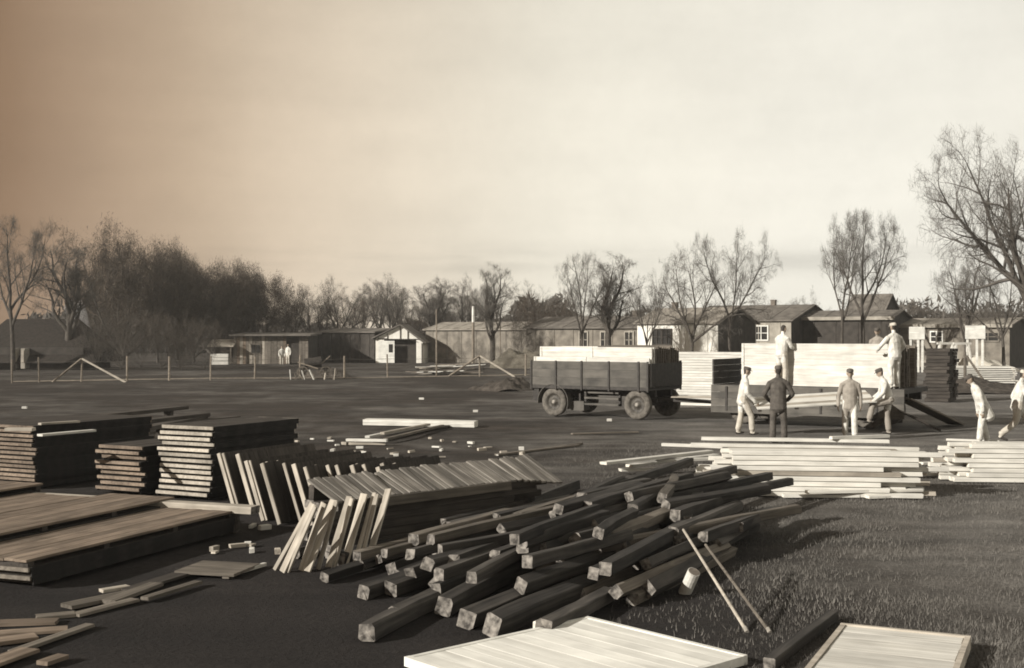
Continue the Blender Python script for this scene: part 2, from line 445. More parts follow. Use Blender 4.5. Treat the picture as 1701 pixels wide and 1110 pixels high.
# short grass blades on the near ground, uncountable
def grass(nb):
    px = NR.uniform(-40, 1760, nb); py = HZ + 2004 * 2.67 / NR.uniform(9.2, 30, nb)
    Y = FPX * CAMH / (py - HZ); X = (px - CX) / FPX * Y
    keep = NR.random(nb) < np.clip((X - 0.4) / 3.0, 0.0, 1.0)
    X, Y = X[keep], Y[keep]
    cl = np.sin(X * 2.3 + 1.7 * np.sin(Y * 1.9)) * np.sin(Y * 2.9 + 1.3 * np.sin(X * 1.1))
    k2 = NR.random(len(X)) < 0.55 + 0.45 * cl
    X, Y = X[k2], Y[k2]; k = len(X)
    h = NR.uniform(0.012, 0.04, k); a = NR.uniform(0, 2 * PI, k); w = NR.uniform(0.003, 0.006, k)
    bx, by = NR.normal(0, 0.6, k) * h, NR.normal(0, 0.6, k) * h
    z0 = np.full(k, -0.03)
    v = np.stack([np.stack([X - np.cos(a) * w, Y - np.sin(a) * w, z0], 1), np.stack([X + np.cos(a) * w, Y + np.sin(a) * w, z0], 1),
                  np.stack([X + bx, Y + by, h], 1)], 1).reshape(-1, 3)
    return np_mesh('grass', v, np.arange(3 * k).reshape(-1, 3), M['blade'])
M['blade'] = plain('dry_grass_blade', (0.08, 0.073, 0.064), (0.155, 0.143, 0.126), 3.0, bump=0)
tag(link('grass', grass(240000)), 'short dry grass tufts on the near ground', 'grass', kind='stuff')

# ------------------------------------------------------------------ trees
def norm(v):
    return v / (np.linalg.norm(v) + 1e-9)

def grow_tree(seed, H=10.0, trunk=0.36, limbs=4, spread=1.0, maxlev=4, counts=(0, 8, 6, 4, 3), upb=0.05, r0=0.22, twig_r=0.011, lean=(0, 0), fork=0.65, limb_len=1.0):
    """trunk that forks into a few long limbs, limbs carry side branches, these carry twigs"""
    rg = np.random.default_rng(seed)
    out_ = []
    L0 = H * trunk
    def branch(p, d, L, r, lev):
        nseg = (5, 8, 5, 3, 2)[lev]
        pts, rad, dirs = [p], [r], []
        wob = (0.05, 0.11, 0.15, 0.2, 0.25)[lev]
        for i in range(nseg):
            d = norm(d + rg.normal(0, wob, 3) + np.array([0, 0, upb if lev else 0.1]))
            p = p + d * (L / nseg)
            pts.append(p); dirs.append(d)
            rad.append(max(twig_r * 0.6, r * (1 - (0.25 if lev == 0 else 0.8) * (i + 1) / nseg)))
        out_.append((lev, pts, rad))
        if lev >= maxlev:
            return
        nc = limbs if lev == 0 else counts[lev]
        a0 = rg.uniform(0, 2 * PI)
        for k in range(nc):
            if lev == 0:
                t = fork + (1 - fork) * (k + 1) / nc - 1e-6
            else:
                t = 0.18 + 0.82 * (k + rg.random()) / nc
            x = min(t * nseg, nseg - 1e-6); i = int(x); fpos = x - i
            q = pts[i] + (pts[i + 1] - pts[i]) * fpos
            dd = dirs[i]
            az = a0 + k * 2.4 + rg.uniform(-0.4, 0.4)
            side = norm(np.cross(dd, np.array([math.cos(az), math.sin(az), 0.3])) + 1e-6)
            if lev == 0:
                ang = rg.uniform(0.30, 0.75) * spread
                cl = H * (1 - trunk) * rg.uniform(0.78, 1.05) * limb_len / max(0.75, math.cos(ang * 0.7))
                cr_ = r * rg.uniform(0.5, 0.68)
            else:
                ang = rg.uniform(0.45, 0.95) * (0.85 + 0.15 * spread)
                cl = L * (rg.uniform(0.30, 0.50) if lev == 1 else rg.uniform(0.38, 0.6)) * (1.2 - 0.55 * t)
                cr_ = max(twig_r, rad[i] * rg.uniform(0.45, 0.65))
            branch(q, norm(dd * math.cos(ang) + side * math.sin(ang)), cl, cr_, lev + 1)
    branch(np.zeros(3), norm(np.array([lean[0], lean[1], 1.0])), L0, r0, 0)
    return out_

def tubes(polys, sides):
    V, Fq, base = [], [], 0
    for lev, pts, rad in polys:
        k = sides(lev)
        ca = np.cos(np.arange(k) * 2 * PI / k); sa = np.sin(np.arange(k) * 2 * PI / k)
        P = np.array(pts); n_ = len(P)
        d = norm(P[-1] - P[0])
        a = norm(np.cross(d, np.array([0.31, 0.87, 0.2]))); b_ = np.cross(d, a)
        ring = ca[:, None] * a + sa[:, None] * b_
        V.append((P[:, None, :] + np.array(rad)[:, None, None] * ring[None]).reshape(-1, 3))
        i = np.arange(n_ - 1)[:, None] * k; j = np.arange(k)[None]
        j2 = (j + 1) % k
        Fq.append(np.stack([i + j, i + j2, i + k + j2, i + k + j], -1).reshape(-1, 4) + base)
        base += n_ * k
    return np.concatenate(V), np.concatenate(Fq)

def leaf_cloud(seed, polys, n_, size, spread_, asp=0.2):
    rg = np.random.default_rng(seed)
    ends = np.array([p[1][-1] for p in polys if p[0] >= 3])
    c = ends[rg.integers(0, len(ends), n_)] + rg.normal(0, spread_, (n_, 3))
    a = rg.normal(0, 1, (n_, 3)); a /= np.linalg.norm(a, axis=1)[:, None]
    b_ = rg.normal(0, 1, (n_, 3)); b_ = np.cross(a, b_); b_ /= np.linalg.norm(b_, axis=1)[:, None]
    s_ = rg.uniform(0.5, 1.2, (n_, 1)) * size
    a[:, 2] = np.abs(a[:, 2]) + 0.25
    V = np.stack([c - a * s_, c - b_ * s_ * asp, c + a * s_, c + b_ * s_ * asp], 1).reshape(-1, 3)
    return V, np.arange(4 * n_).reshape(-1, 4)

def tree_kind(seed, leaves=6000, leaf_size=0.32, leaf_spread=0.12, asp=0.022, twig='twig', leafmat='twig', **kw):
    """trunk mesh and crown mesh, scaled to height 1 and crown width about 1"""
    polys = grow_tree(seed, **kw)
    tv, tf = tubes([p for p in polys if p[0] <= 1], lambda lv: 8 if lv == 0 else 6)
    cv, cf = tubes([p for p in polys if p[0] >= 2], lambda lv: 4 if lv == 2 else 3)
    h = max(tv[:, 2].max(), cv[:, 2].max())
    hw = max(np.percentile(np.abs(cv[:, 0]), 97), np.percentile(np.abs(cv[:, 1]), 97))
    sc_ = np.array([0.5 / hw, 0.5 / hw, 1 / h])
    # keep tubes round: the same factor sideways as used by the placed scale is fine at this distance
    tm = np_mesh('trunk', tv * sc_, tf, M['bark'], True)
    if leaves:
        lv_, lf_ = leaf_cloud(seed + 50, polys, leaves, leaf_size, leaf_spread, asp)
        lf_ = lf_ + len(cv)
        cv = np.concatenate([cv, lv_]); cf = np.concatenate([cf, lf_])
        cm = np_mesh('crown', cv * sc_, cf, [M[twig], M[leafmat]])
        mi = np.zeros(len(cf), np.int32); mi[-leaves:] = 1
        cm.polygons.foreach_set('material_index', mi)
    else:
        cm = np_mesh('crown', cv * sc_, cf, M[twig])
    return tm, cm

KINDS = {
    'bare_a': tree_kind(11, limbs=5, spread=1.15),
    'bare_b': tree_kind(23, limbs=4, spread=1.0, trunk=0.42),
    'bare_c': tree_kind(38, limbs=5, spread=0.95, trunk=0.32, fork=0.5),
    'bare_d': tree_kind(44, limbs=3, spread=1.05, trunk=0.40, counts=(0, 10, 7, 4, 3)),
    'slim': tree_kind(53, limbs=7, spread=0.6, trunk=0.55, fork=0.4, limb_len=1.0, upb=0.12, counts=(0, 7, 5, 4, 3)),
    'brown_a': tree_kind(61, limbs=6, spread=1.1, trunk=0.26, fork=0.4, twig='twig_brown', leafmat='twig_brown', leaves=6000, leaf_size=0.3, leaf_spread=0.16, asp=0.03),
    'brown_b': tree_kind(67, limbs=5, spread=1.2, trunk=0.3, fork=0.5, twig='twig_brown', leafmat='twig_brown', leaves=6000, leaf_size=0.3, leaf_spread=0.16, asp=0.03),
    'dense_a': tree_kind(71, limbs=8, spread=1.25, trunk=0.16, fork=0.2, counts=(0, 9, 6, 4, 3), twig='twig_brown', leafmat='leaf', leaves=42000, leaf_size=0.17, leaf_spread=0.34, asp=0.11),
    'dense_b': tree_kind(83, limbs=8, spread=1.1, trunk=0.18, fork=0.2, counts=(0, 9, 6, 4, 3), twig='twig_brown', leafmat='leaf', leaves=36000, leaf_size=0.17, leaf_spread=0.34, asp=0.11),
    'bush': tree_kind(91, limbs=10, spread=1.7, trunk=0.08, fork=0.1, leafmat='leaf', leaves=12000, leaf_size=0.2, leaf_spread=0.3, asp=0.10, r0=0.08),
    'bush_pale': tree_kind(97, limbs=10, spread=1.7, trunk=0.08, fork=0.1, leaves=7000, leaf_size=0.2, leaf_spread=0.25, asp=0.06, leafmat='leaf_pale', r0=0.06),
    'big': tree_kind(119, limbs=7, spread=1.35, counts=(0, 13, 8, 5, 3), trunk=0.34, fork=0.45, H=16, r0=0.42, twig_r=0.012, leaves=20000, leaf_size=0.4, leaf_spread=0.16, asp=0.018),
}
def tree(name, px, depth, top, wpx, kind, label, group=None, rz=None, cat='tree', base=0.0, lean=0.0, parts=True):
    s_ = FPX / depth
    h = (HZ - top) / s_ + CAMH - base
    w = wpx / s_
    o = empty(name, WD(px, depth, base - 0.03), R.uniform(0, 2 * PI) if rz is None else rz, label, cat, group)
    if lean:
        o.rotation_euler = (0, lean, 0)
    tm, cm = KINDS[kind]
    for nm, me in (('trunk', tm), ('crown', cm)):
        c = link(nm, me, o)
        c.scale = (w, w, h)
    return o

# left wood
tree('bare_tree', 22, 88, 360, 130, 'bare_b', 'tall bare tree rising behind the dark thatched barn')
tree('bare_tree', 112, 92, 392, 100, 'slim', 'slim bare tree with forked trunk beside rising smoke')
G1 = 'dense dark trees of the wood'
tree('dense_tree', 205, 106, 368, 175, 'dense_a', 'tallest broad dense dark tree of the wood', G1)
tree('dense_tree', 262, 113, 392, 135, 'dense_b', 'dense dark tree right behind the tallest tree of the wood', G1)
tree('dense_tree', 322, 113, 408, 145, 'dense_a', 'round dense dark tree between the tallest tree and the plank shed', G1)
tree('dense_tree', 165, 118, 415, 120, 'dense_b', 'dense dark tree half hidden behind the tallest tree and smoke', G1)
tree('dense_tree', 372, 117, 428, 115, 'dense_b', 'dense dark tree over the lean-to roof of the plank shed', G1)
tree('dense_tree', 430, 117, 432, 135, 'dense_a', 'dome shaped dense dark tree above the plank shed', G1)
tree('dense_tree', 400, 123, 436, 125, 'dense_b', 'dense dark tree hidden behind the lean-to tree and the dome tree', G1)
tree('dense_tree', 295, 123, 410, 135, 'dense_a', 'dense dark tree in the rear of the wood, above the low shrubs', G1)
for (px_, top_), lb_ in zip(((160, 512), (200, 505), (235, 500), (268, 505), (300, 510), (340, 515)), ('nearest the barn roof', 'second from the barn roof', 'third from the barn roof', 'third from the lean-to', 'second from the lean-to', 'nearest the lean-to')):
    tree('dense_shrub', px_, 90, top_, 100, 'bush', 'low dark shrub at the foot of the wood, ' + lb_, 'shrubs at the foot of the wood', cat='shrub')
# middle row
G2 = 'bare trees behind the long low sheds'
mid = [(490, 460, 80, 'bare_c', 128), (530, 482, 90, 'brown_a', 122), (562, 455, 100, 'bare_a', 125), (604, 462, 100, 'brown_b', 132), (648, 456, 110, 'bare_c', 128),
       (690, 478, 90, 'brown_b', 135), (722, 462, 80, 'slim', 126), (768, 452, 110, 'bare_a', 130), (745, 480, 90, 'brown_a', 140), (800, 478, 90, 'brown_b', 140)]
mid_labels = ['pale bare tree next to the dome shaped dense tree', 'low brown tree above the plank shed doorway', 'spreading bare tree above the dark low shed', 'brown tree behind the dark low shed', 'bare tree behind the half-timbered hut',
              'low brown tree between hut and tall wooden pole', 'slim bare tree behind the tall wooden pole', 'spreading bare tree beside the pole with pale end', 'low brown tree between the two tall poles', 'low brown tree behind the narrow bare tree']
for (px_, top_, w_, k_, d_), lab_ in zip(mid, mid_labels):
    tree('bare_tree', px_, d_, top_, w_, k_, lab_, G2)
back = [(470, 470, 'brown_b', 'brown tree at the edge of the dense wood'), (512, 474, 'bare_a', 'bare tree behind the low brown tree of the plank shed'), (582, 470, 'brown_b', 'brown tree between the two trees behind the dark shed'), (628, 468, 'bare_b', 'thin bare tree behind the roof of the half-timbered hut'),
        (668, 466, 'brown_a', 'fuller brown tree to one side of the hut roof'), (708, 470, 'brown_b', 'brown tree just behind the tall wooden pole'), (790, 464, 'bare_c', 'bare tree behind the pole with pale end'), (848, 480, 'brown_b', 'low brown tree next to the narrow bare tree'),
        (990, 486, 'brown_a', 'low brown tree behind the grey barrack roof'), (1045, 484, 'brown_b', 'low brown tree behind the gap of the two barracks'), (1110, 492, 'brown_a', 'low brown tree behind the pale barrack roof'), (1180, 490, 'brown_b', 'low brown tree behind the ridge of the pale barrack'), (1265, 488, 'brown_a', 'low brown tree behind the chimney barrack')]
for px_, top_, k_, lab_ in back:
    tree('bare_tree', px_, 146, top_, 85, k_, lab_, 'second row of trees behind the huts')
tree('bare_tree', 818, 100, 436, 60, 'slim', 'tall narrow bare tree beside the thin pale pole')
tree('leafy_tree', 893, 105, 463, 105, 'brown_a', 'bushy brown tree beyond the loaded trailer')
tree('leafy_tree', 930, 112, 478, 90, 'brown_b', 'lower bushy brown tree next to the bare leaning tree')
tree('dense_shrub', 868, 100, 505, 90, 'bush', 'dark rounded shrub above the end of the loaded trailer', cat='shrub')
tree('bare_tree', 965, 84, 420, 85, 'bare_b', 'bare tree with twisted trunk before the grey barrack', lean=0.05, rz=0.4)
tree('bare_tree', 1014, 86, 419, 80, 'slim', 'straight slender bare tree before the grey barrack')
tree('bare_tree', 1076, 84, 438, 80, 'bare_c', 'short bare tree at the left end of the pale barrack')
tree('bare_tree', 1148, 82, 404, 150, 'bare_a', 'spreading bare tree standing before the pale barrack wall')
tree('bare_tree', 1214, 84, 380, 135, 'bare_d', 'tall bare tree at the dark gable of the pale barrack')
tree('dense_shrub', 1345, 125, 476, 90, 'bush', 'dark bush behind the chimneyed barrack roof', cat='shrub')
tree('bare_tree', 1398, 93, 350, 135, 'bare_d', 'bare tree of the close pair, with two forked tops')
tree('bare_tree', 1434, 94, 350, 115, 'bare_b', 'straight bare tree of the close pair by the steep roof')
tree('bare_tree', 1603, 88, 392, 150, 'bare_c', 'leaning bare tree rising behind the low right barrack')
tree('bare_tree', 1668, 86, 405, 120, 'bare_a', 'bare tree under the boughs of the largest tree')
tree('large_tree', 1738, 70, 160, 400, 'big', 'largest bare tree with wide crown at the right edge', lean=-0.09, rz=1.0)
G3 = 'hedge bushes behind the right barrack'
for px_, top_, w_ in ((1500, 492, 90), (1545, 486, 100), (1590, 498, 90), (1640, 496, 100), (1690, 500, 90)):
    tree('dense_shrub', px_, 118, top_, w_, 'bush', 'dark hedge bush behind the low barrack with white boards', G3, cat='shrub')
G4 = 'pale shrubs before the long shed'
for px_, d_, top_, w_ in ((762, 92, 556, 50), (802, 93, 552, 55), (835, 95, 560, 45)):
    tree('pale_shrub', px_, d_, top_, w_, 'bush_pale', 'pale leafless shrub in front of the long low shed', G4, cat='shrub')

# far wood that closes the view
def far_wood():
    rg = np.random.default_rng(5)
    n_ = 70000
    x = rg.uniform(-110, 130, n_); y = rg.uniform(165, 190, n_)
    top = 4.5 + 2.2 * np.sin(x * 0.11 + 1) + 1.3 * np.sin(x * 0.37) + 0.7 * np.sin(x * 1.1)
    z = rg.random(n_) ** 0.8 * np.maximum(top, 2.0)
    c = np.stack([x, y, z], 1)
    a = rg.normal(0, 1, (n_, 3)) * np.array([0.5, 0.3, 1.0]); a /= np.linalg.norm(a, axis=1)[:, None]
    b_ = np.cross(a, rg.normal(0, 1, (n_, 3))); b_ /= np.linalg.norm(b_, axis=1)[:, None]
    s_ = rg.uniform(0.3, 0.8, (n_, 1))
    V = np.stack([c - a * s_, c - b_ * s_ * 0.25, c + a * s_, c + b_ * s_ * 0.25], 1).reshape(-1, 3)
    return np_mesh('far_wood', V, np.arange(4 * n_).reshape(-1, 4), M['twig'])
tag(link('far_wood', far_wood()), 'hazy far wood closing the view behind the barracks', 'wood', kind='stuff')

# ------------------------------------------------------------------ buildings
YAW = math.radians(34)
def axes(yaw):
    u = Vector((math.cos(yaw), -math.sin(yaw), 0)); v = Vector((math.sin(yaw), math.cos(yaw), 0))
    return u, v
U, V_ = axes(YAW)

def barrack(name, px, depth, length, width, eave_y, ridge_y, wall, gable, roof, label, wins=(), doors=(), chim=(), seams=0, yaw=YAW, over=0.25, fascia=None, base=0.0, boards=None, cat='barrack'):
    """near right corner at (px, depth); long side runs to the left, gable to the back; local x along u, y along v"""
    c0 = WD(px, depth, base)
    root = empty(name, c0, -yaw, label, cat)
    he = ZAT(eave_y, depth) - base
    hr = ZAT(ridge_y, depth + width * 0.5 * math.cos(yaw)) - base
    w2 = width / 2
    # long walls, then gables, then the roof
    mb = MB()
    mb.box((-length / 2, 0.06, he / 2 - 0.05), (length, 0.12, he + 0.1))
    mb.box((-length / 2, width - 0.06, he / 2 - 0.05), (length, 0.12, he + 0.1))
    mb.build('wall', wall, root)
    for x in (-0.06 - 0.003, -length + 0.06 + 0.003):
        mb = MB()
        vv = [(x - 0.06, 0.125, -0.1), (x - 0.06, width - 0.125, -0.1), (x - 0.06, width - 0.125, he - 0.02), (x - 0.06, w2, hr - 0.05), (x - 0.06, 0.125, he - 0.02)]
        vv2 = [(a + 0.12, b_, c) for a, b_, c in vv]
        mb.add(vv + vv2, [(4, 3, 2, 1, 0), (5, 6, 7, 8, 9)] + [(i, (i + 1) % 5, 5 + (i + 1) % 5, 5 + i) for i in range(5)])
        mb.build('gable', gable, root)  # where the gable is darker than the wall, shade is put into its colour
    mb = MB()
    t = 0.09
    sl = (hr - he) / w2
    for sgn in (0, 1):
        y0, y1 = (-over, w2) if sgn == 0 else (width + over, w2)
        z0 = he - sl * over + 0.03
        z1 = hr + 0.03
        xa, xb = -length - over, over
        vv = [(xa, y0, z0), (xb, y0, z0), (xb, y1, z1), (xa, y1, z1)]
        vv += [(a, b_, c + t) for a, b_, c in vv]
        mb.add(vv, [(3, 2, 1, 0), (4, 5, 6, 7), (0, 1, 5, 4), (1, 2, 6, 5), (2, 3, 7, 6), (3, 0, 4, 7)])
    rf = mb.build('roof', roof, root)
    # felt lap battens on the near slope
    nb = max(2, int(length / 1.6))
    for i in range(nb + 1):
        x = -length + length * i / nb
        q = MB().bar((x, -over, he - sl * over + 0.03 + t + 0.015), (x, w2, hr + 0.03 + t + 0.015), 0.06, 0.03)
        q.build('batten', roof, rf)
    if fascia is not None:
        MB().box((-length / 2, -over - 0.035, he - sl * over + 0.03), (length + 2 * over, 0.05, 0.28)).build('fascia', fascia, root)
    for x in chim:
        mb = MB(); mb.box((x, w2, hr + 0.15), (0.4, 0.4, 0.7)); mb.box((x, w2, hr + 0.53), (0.48, 0.48, 0.08))
        mb.build('chimney', M['brick'], rf)
    for i in range(seams):
        x = -length * (i + 0.5) / seams
        MB().box((x, -0.022, he / 2 - 0.05), (0.07, 0.04, he - 0.1)).build('batten', wall, root)
    for (x, z, ww, hh, fm) in wins:
        fr = MB()
        for (cx, cz, sx, sz) in ((0, hh / 2, ww + 0.1, 0.1), (0, -hh / 2, ww + 0.1, 0.1), (-ww / 2, 0, 0.1, hh - 0.1), (ww / 2, 0, 0.1, hh - 0.1), (0, 0, 0.07, hh - 0.1), (-ww / 4, 0, ww / 2 - 0.13, 0.05), (ww / 4, 0, ww / 2 - 0.13, 0.05)):
            fr.box((x + cx, -0.05, z + cz), (sx, 0.09, sz))
        wo = fr.build('window', fm, root)
        for sx in (-1, 1):
            for sz in (-1, 1):
                MB().box((x + sx * ww / 4, -0.015, z + sz * hh / 4), (ww / 2 - 0.07, 0.02, hh / 2 - 0.06)).build('pane', M['glass'], wo)
    for (x, ww, hh, dm) in doors:
        d = MB().box((x, -0.03, hh / 2), (ww, 0.05, hh)).build('door', dm, root)
        MB().box((x + ww * 0.35, -0.08, hh * 0.5), (0.05, 0.05, 0.16)).build('handle', M['metal'], d)
    return root

# pale barrack with the dark gable
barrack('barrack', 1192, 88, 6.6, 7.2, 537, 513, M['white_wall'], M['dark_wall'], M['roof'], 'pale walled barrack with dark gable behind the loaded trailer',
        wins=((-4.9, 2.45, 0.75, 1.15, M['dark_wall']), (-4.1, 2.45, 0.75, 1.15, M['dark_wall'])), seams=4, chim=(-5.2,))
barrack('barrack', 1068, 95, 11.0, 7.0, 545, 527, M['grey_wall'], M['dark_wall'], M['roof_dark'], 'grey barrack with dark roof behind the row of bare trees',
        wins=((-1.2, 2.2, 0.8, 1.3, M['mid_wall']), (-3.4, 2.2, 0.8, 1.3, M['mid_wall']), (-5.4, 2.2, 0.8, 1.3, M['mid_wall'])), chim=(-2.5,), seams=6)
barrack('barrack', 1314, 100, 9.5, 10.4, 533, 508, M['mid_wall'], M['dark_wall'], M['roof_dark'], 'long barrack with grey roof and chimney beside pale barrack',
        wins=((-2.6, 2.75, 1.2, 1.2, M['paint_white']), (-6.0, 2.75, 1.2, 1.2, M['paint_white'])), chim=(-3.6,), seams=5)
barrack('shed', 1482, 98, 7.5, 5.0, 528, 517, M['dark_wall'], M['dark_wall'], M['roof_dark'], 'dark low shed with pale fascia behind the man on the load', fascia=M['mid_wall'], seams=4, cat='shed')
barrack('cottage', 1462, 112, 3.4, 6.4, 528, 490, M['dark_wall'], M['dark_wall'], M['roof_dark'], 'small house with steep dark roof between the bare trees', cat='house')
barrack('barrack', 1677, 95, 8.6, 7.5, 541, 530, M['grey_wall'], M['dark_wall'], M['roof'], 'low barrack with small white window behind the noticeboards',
        wins=((-5.6, 2.45, 0.95, 0.85, M['paint_white']), (-1.6, 2.45, 1.6, 0.7, M['grey_wall'])), fascia=M['mid_wall'], seams=7)
# long low shed with the half-timbered gable block before it
barrack('long_shed', 905, 108, 13.5, 6.0, 548, 536, M['grey_wall'], M['dark_wall'], M['roof'], 'long low shed with pale grey roof behind the shrubs', seams=8, cat='shed')
barrack('dark_shed', 622, 112, 7.2, 6.0, 553, 547, M['dark_wall'], M['dark_wall'], M['roof_dark'], 'dark low shed between plank shed and half-timbered hut', seams=6, cat='shed')

# half-timbered hut: gable faces the camera
def timber_hut():
    D = 112.0
    s_ = FPX / D
    left, right = WD(624, D), WD(703, D)
    w = right.x - left.x
    he, hr = ZAT(562, D), ZAT(541, D)
    root = empty('timbered_hut', left, -0.06, 'pale half-timbered hut with open dark doorway and white door leaf', 'hut')
    ap = w * 0.52
    L = 5.0
    mb = MB()
    fr = [(0, 0, -0.1), (w * 0.18, 0, -0.1), (w * 0.18, 0, 2.15), (w * 0.86, 0, 2.15), (w * 0.86, 0, -0.1), (w, 0, -0.1), (w, 0, he - 0.4), (ap, 0, hr), (0, 0, he)]
    bk = [(x, 0.12, z) for x, y, z in fr]
    mb.add(fr + bk, [tuple(range(9)), tuple(range(17, 8, -1))] + [(i, 9 + i, 9 + (i + 1) % 9, (i + 1) % 9) for i in range(9)])
    mb.box((0.06, L / 2 + 0.13, he / 2 - 0.05), (0.12, L - 0.02, he))
    mb.box((w - 0.06, L / 2 + 0.13, (he - 0.4) / 2 - 0.05), (0.12, L - 0.02, he - 0.4))
    mb.box((w / 2, L + 0.2, he / 2), (w, 0.1, he))
    mb.build('wall', M['white_wall'], root)
    for (a, z0, b_, z1) in ((0.25, 2.2, 0.25, he + 0.1), (1.1, 2.2, 1.1, he + 0.45), (ap, 2.2, ap, hr - 0.1), (3.0, 2.2, 3.0, hr - 0.45), (0.0, 2.2, w, 2.2), (3.0, 2.25, 3.9, he - 0.35), (1.1, 2.25, 0.3, he), (w - 0.1, 0, w - 0.1, he - 0.45)):
        MB().bar((a, -0.03, z0), (b_, -0.03, z1), 0.05, 0.1, 0, (0, 1, 0)).build('timber', M['dark'], root)
    for (x0, z0, x1, z1) in ((-0.3, he - 0.06, ap, hr + 0.02), (ap, hr + 0.02, w + 0.3, he - 0.5)):
        mb = MB(); vv = [(x0, -0.3, z0), (x1, -0.3, z1), (x1, L + 0.4, z1), (x0, L + 0.4, z0)]
        vv += [(a, b_, c + 0.12) for a, b_, c in vv]
        mb.add(vv, [(3, 2, 1, 0), (4, 5, 6, 7), (0, 1, 5, 4), (1, 2, 6, 5), (2, 3, 7, 6), (3, 0, 4, 7)])
        mb.build('roof', M['roof_dark'], root)
    # white door leaf with its little window
    d = MB(); d.box((w * 0.20 + 0.45 - 0.3, -0.14, 1.02), (1.5, 0.07, 2.04)); do = d.build('door', M['paint_white'], root)
    MB().box((w * 0.20 + 0.55, -0.19, 1.35), (0.35, 0.04, 0.75)).build('pane', M['glass'], do)
    MB().box((w * 0.52, 0.6, 1.05), (w * 0.66, 0.06, 2.15)).build('doorway_backing', M['dark_wall'], root)  # dark sheet close behind the open doorway
timber_hut()

# plank shed on the left: every board a piece of its own
def plank_shed():
    D = 108.0
    a, b_ = WD(388, D), WD(512, D)
    w = b_.x - a.x
    h = ZAT(557, D)
    root = empty('plank_shed', a, 0.0, 'plank shed with vertical pale boards and open dark doorway', 'shed')
    nb = 24
    bw_ = w / nb
    meshes = [MB().box((0, 0, h / 2 - 0.03), (bw_ * 0.93, 0.05, h)).mesh('board', M[k]) for k in ('pale', 'weathered', 'brown')]
    rr = random.Random(4)
    for i in range(nb):
        if 17 <= i <= 20:
            continue
        o = link('board', meshes[rr.choice((0, 1, 1, 2))], root)
        o.location = ((i + 0.5) * bw_, rr.uniform(-0.02, 0.02), 0)
    MB().box((w / 2, 3.0, h / 2), (w - 0.1, 5.6, h - 0.1)).build('wall', M['dark_wall'], root)
    MB().box((w / 2, 2.7, h + 0.1), (w + 0.6, 6.6, 0.14), 0, Matrix.Rotation(0.03, 3, 'X')).build('roof', M['roof_dark'], root)
    wi = MB().box((w * 0.30, -0.06, 1.35), (0.9, 0.06, 0.9)).build('window', M['weathered'], root)
    for sx in (-1, 1):
        MB().box((w * 0.30 + sx * 0.2, -0.1, 1.35), (0.33, 0.03, 0.7)).build('pane', M['glass'], wi)
    # lean-to
    lt = empty('lean_to', WD(347, D - 1), 0.05, 'low lean-to with pale sloping roof beside the plank shed', 'lean-to')
    lw = 2.0
    MB().box((lw / 2, 1.2, 1.85), (lw + 0.3, 2.6, 0.1), 0, Matrix.Rotation(0.22, 3, 'X')).build('roof', M['pale'], lt)
    for x in (0.1, lw - 0.1):
        for y in (0.1, 2.2):
            MB().box((x, y, 0.8 + 0.11 * y), (0.12, 0.12, 1.75 + 0.22 * y)).build('post', M['weathered'], lt)
    MB().box((lw / 2, 2.35, 0.95), (lw, 0.05, 1.9)).build('wall', M['weathered'], lt)
    cr_ = empty('crate', WD(365, D - 3), 0.1, 'pale wooden crate in front of the lean-to', 'crate')
    for z in (0.16, 0.48, 0.8):
        MB().box((0, 0, z), (1.5, 0.8, 0.29)).build('board', M['fresh'], cr_)
plank_shed()

# thatched barn, far left
def barn():
    D = 90.0
    a = WD(-70, D); b_ = WD(160, D)
    w = b_.x - a.x
    hr = ZAT(530, D + 3); he = 1.0
    root = empty('thatched_barn', a, 0.0, 'dark barn with steep sloping thatched roof before the wood', 'barn')
    L = 7.0
    MB().box((w / 2 - 0.3, L / 2, he / 2 + 0.3), (w - 1.6, L - 1.0, he + 0.7)).build('wall', M['dark_wall'], root)
    xr_ = w - 2.5
    mb = MB()
    vv = [(-0.4, -0.2, he - 0.5), (w + 0.1, -0.2, he - 0.5), (w + 0.1, L + 0.2, he - 0.5), (-0.4, L + 0.2, he - 0.5), (2.2, L / 2, hr), (xr_, L / 2, hr)]
    mb.add(vv, [(0, 1, 5, 4), (1, 2, 5), (2, 3, 4, 5), (3, 0, 4), (3, 2, 1, 0)])
    rf = mb.build('roof', M['thatch'], root)
    # pale gabled dormer door with two lights seen between the trunks
    for x in (4.25, 5.0):
        wi = MB().box((x, 0.1, 0.85), (0.30, 1.0, 1.5)).build('window', M['mid_wall'], root)
        MB().box((x, -0.42, 1.0), (0.18, 0.04, 0.9)).build('pane', M['pale'], wi)
barn()

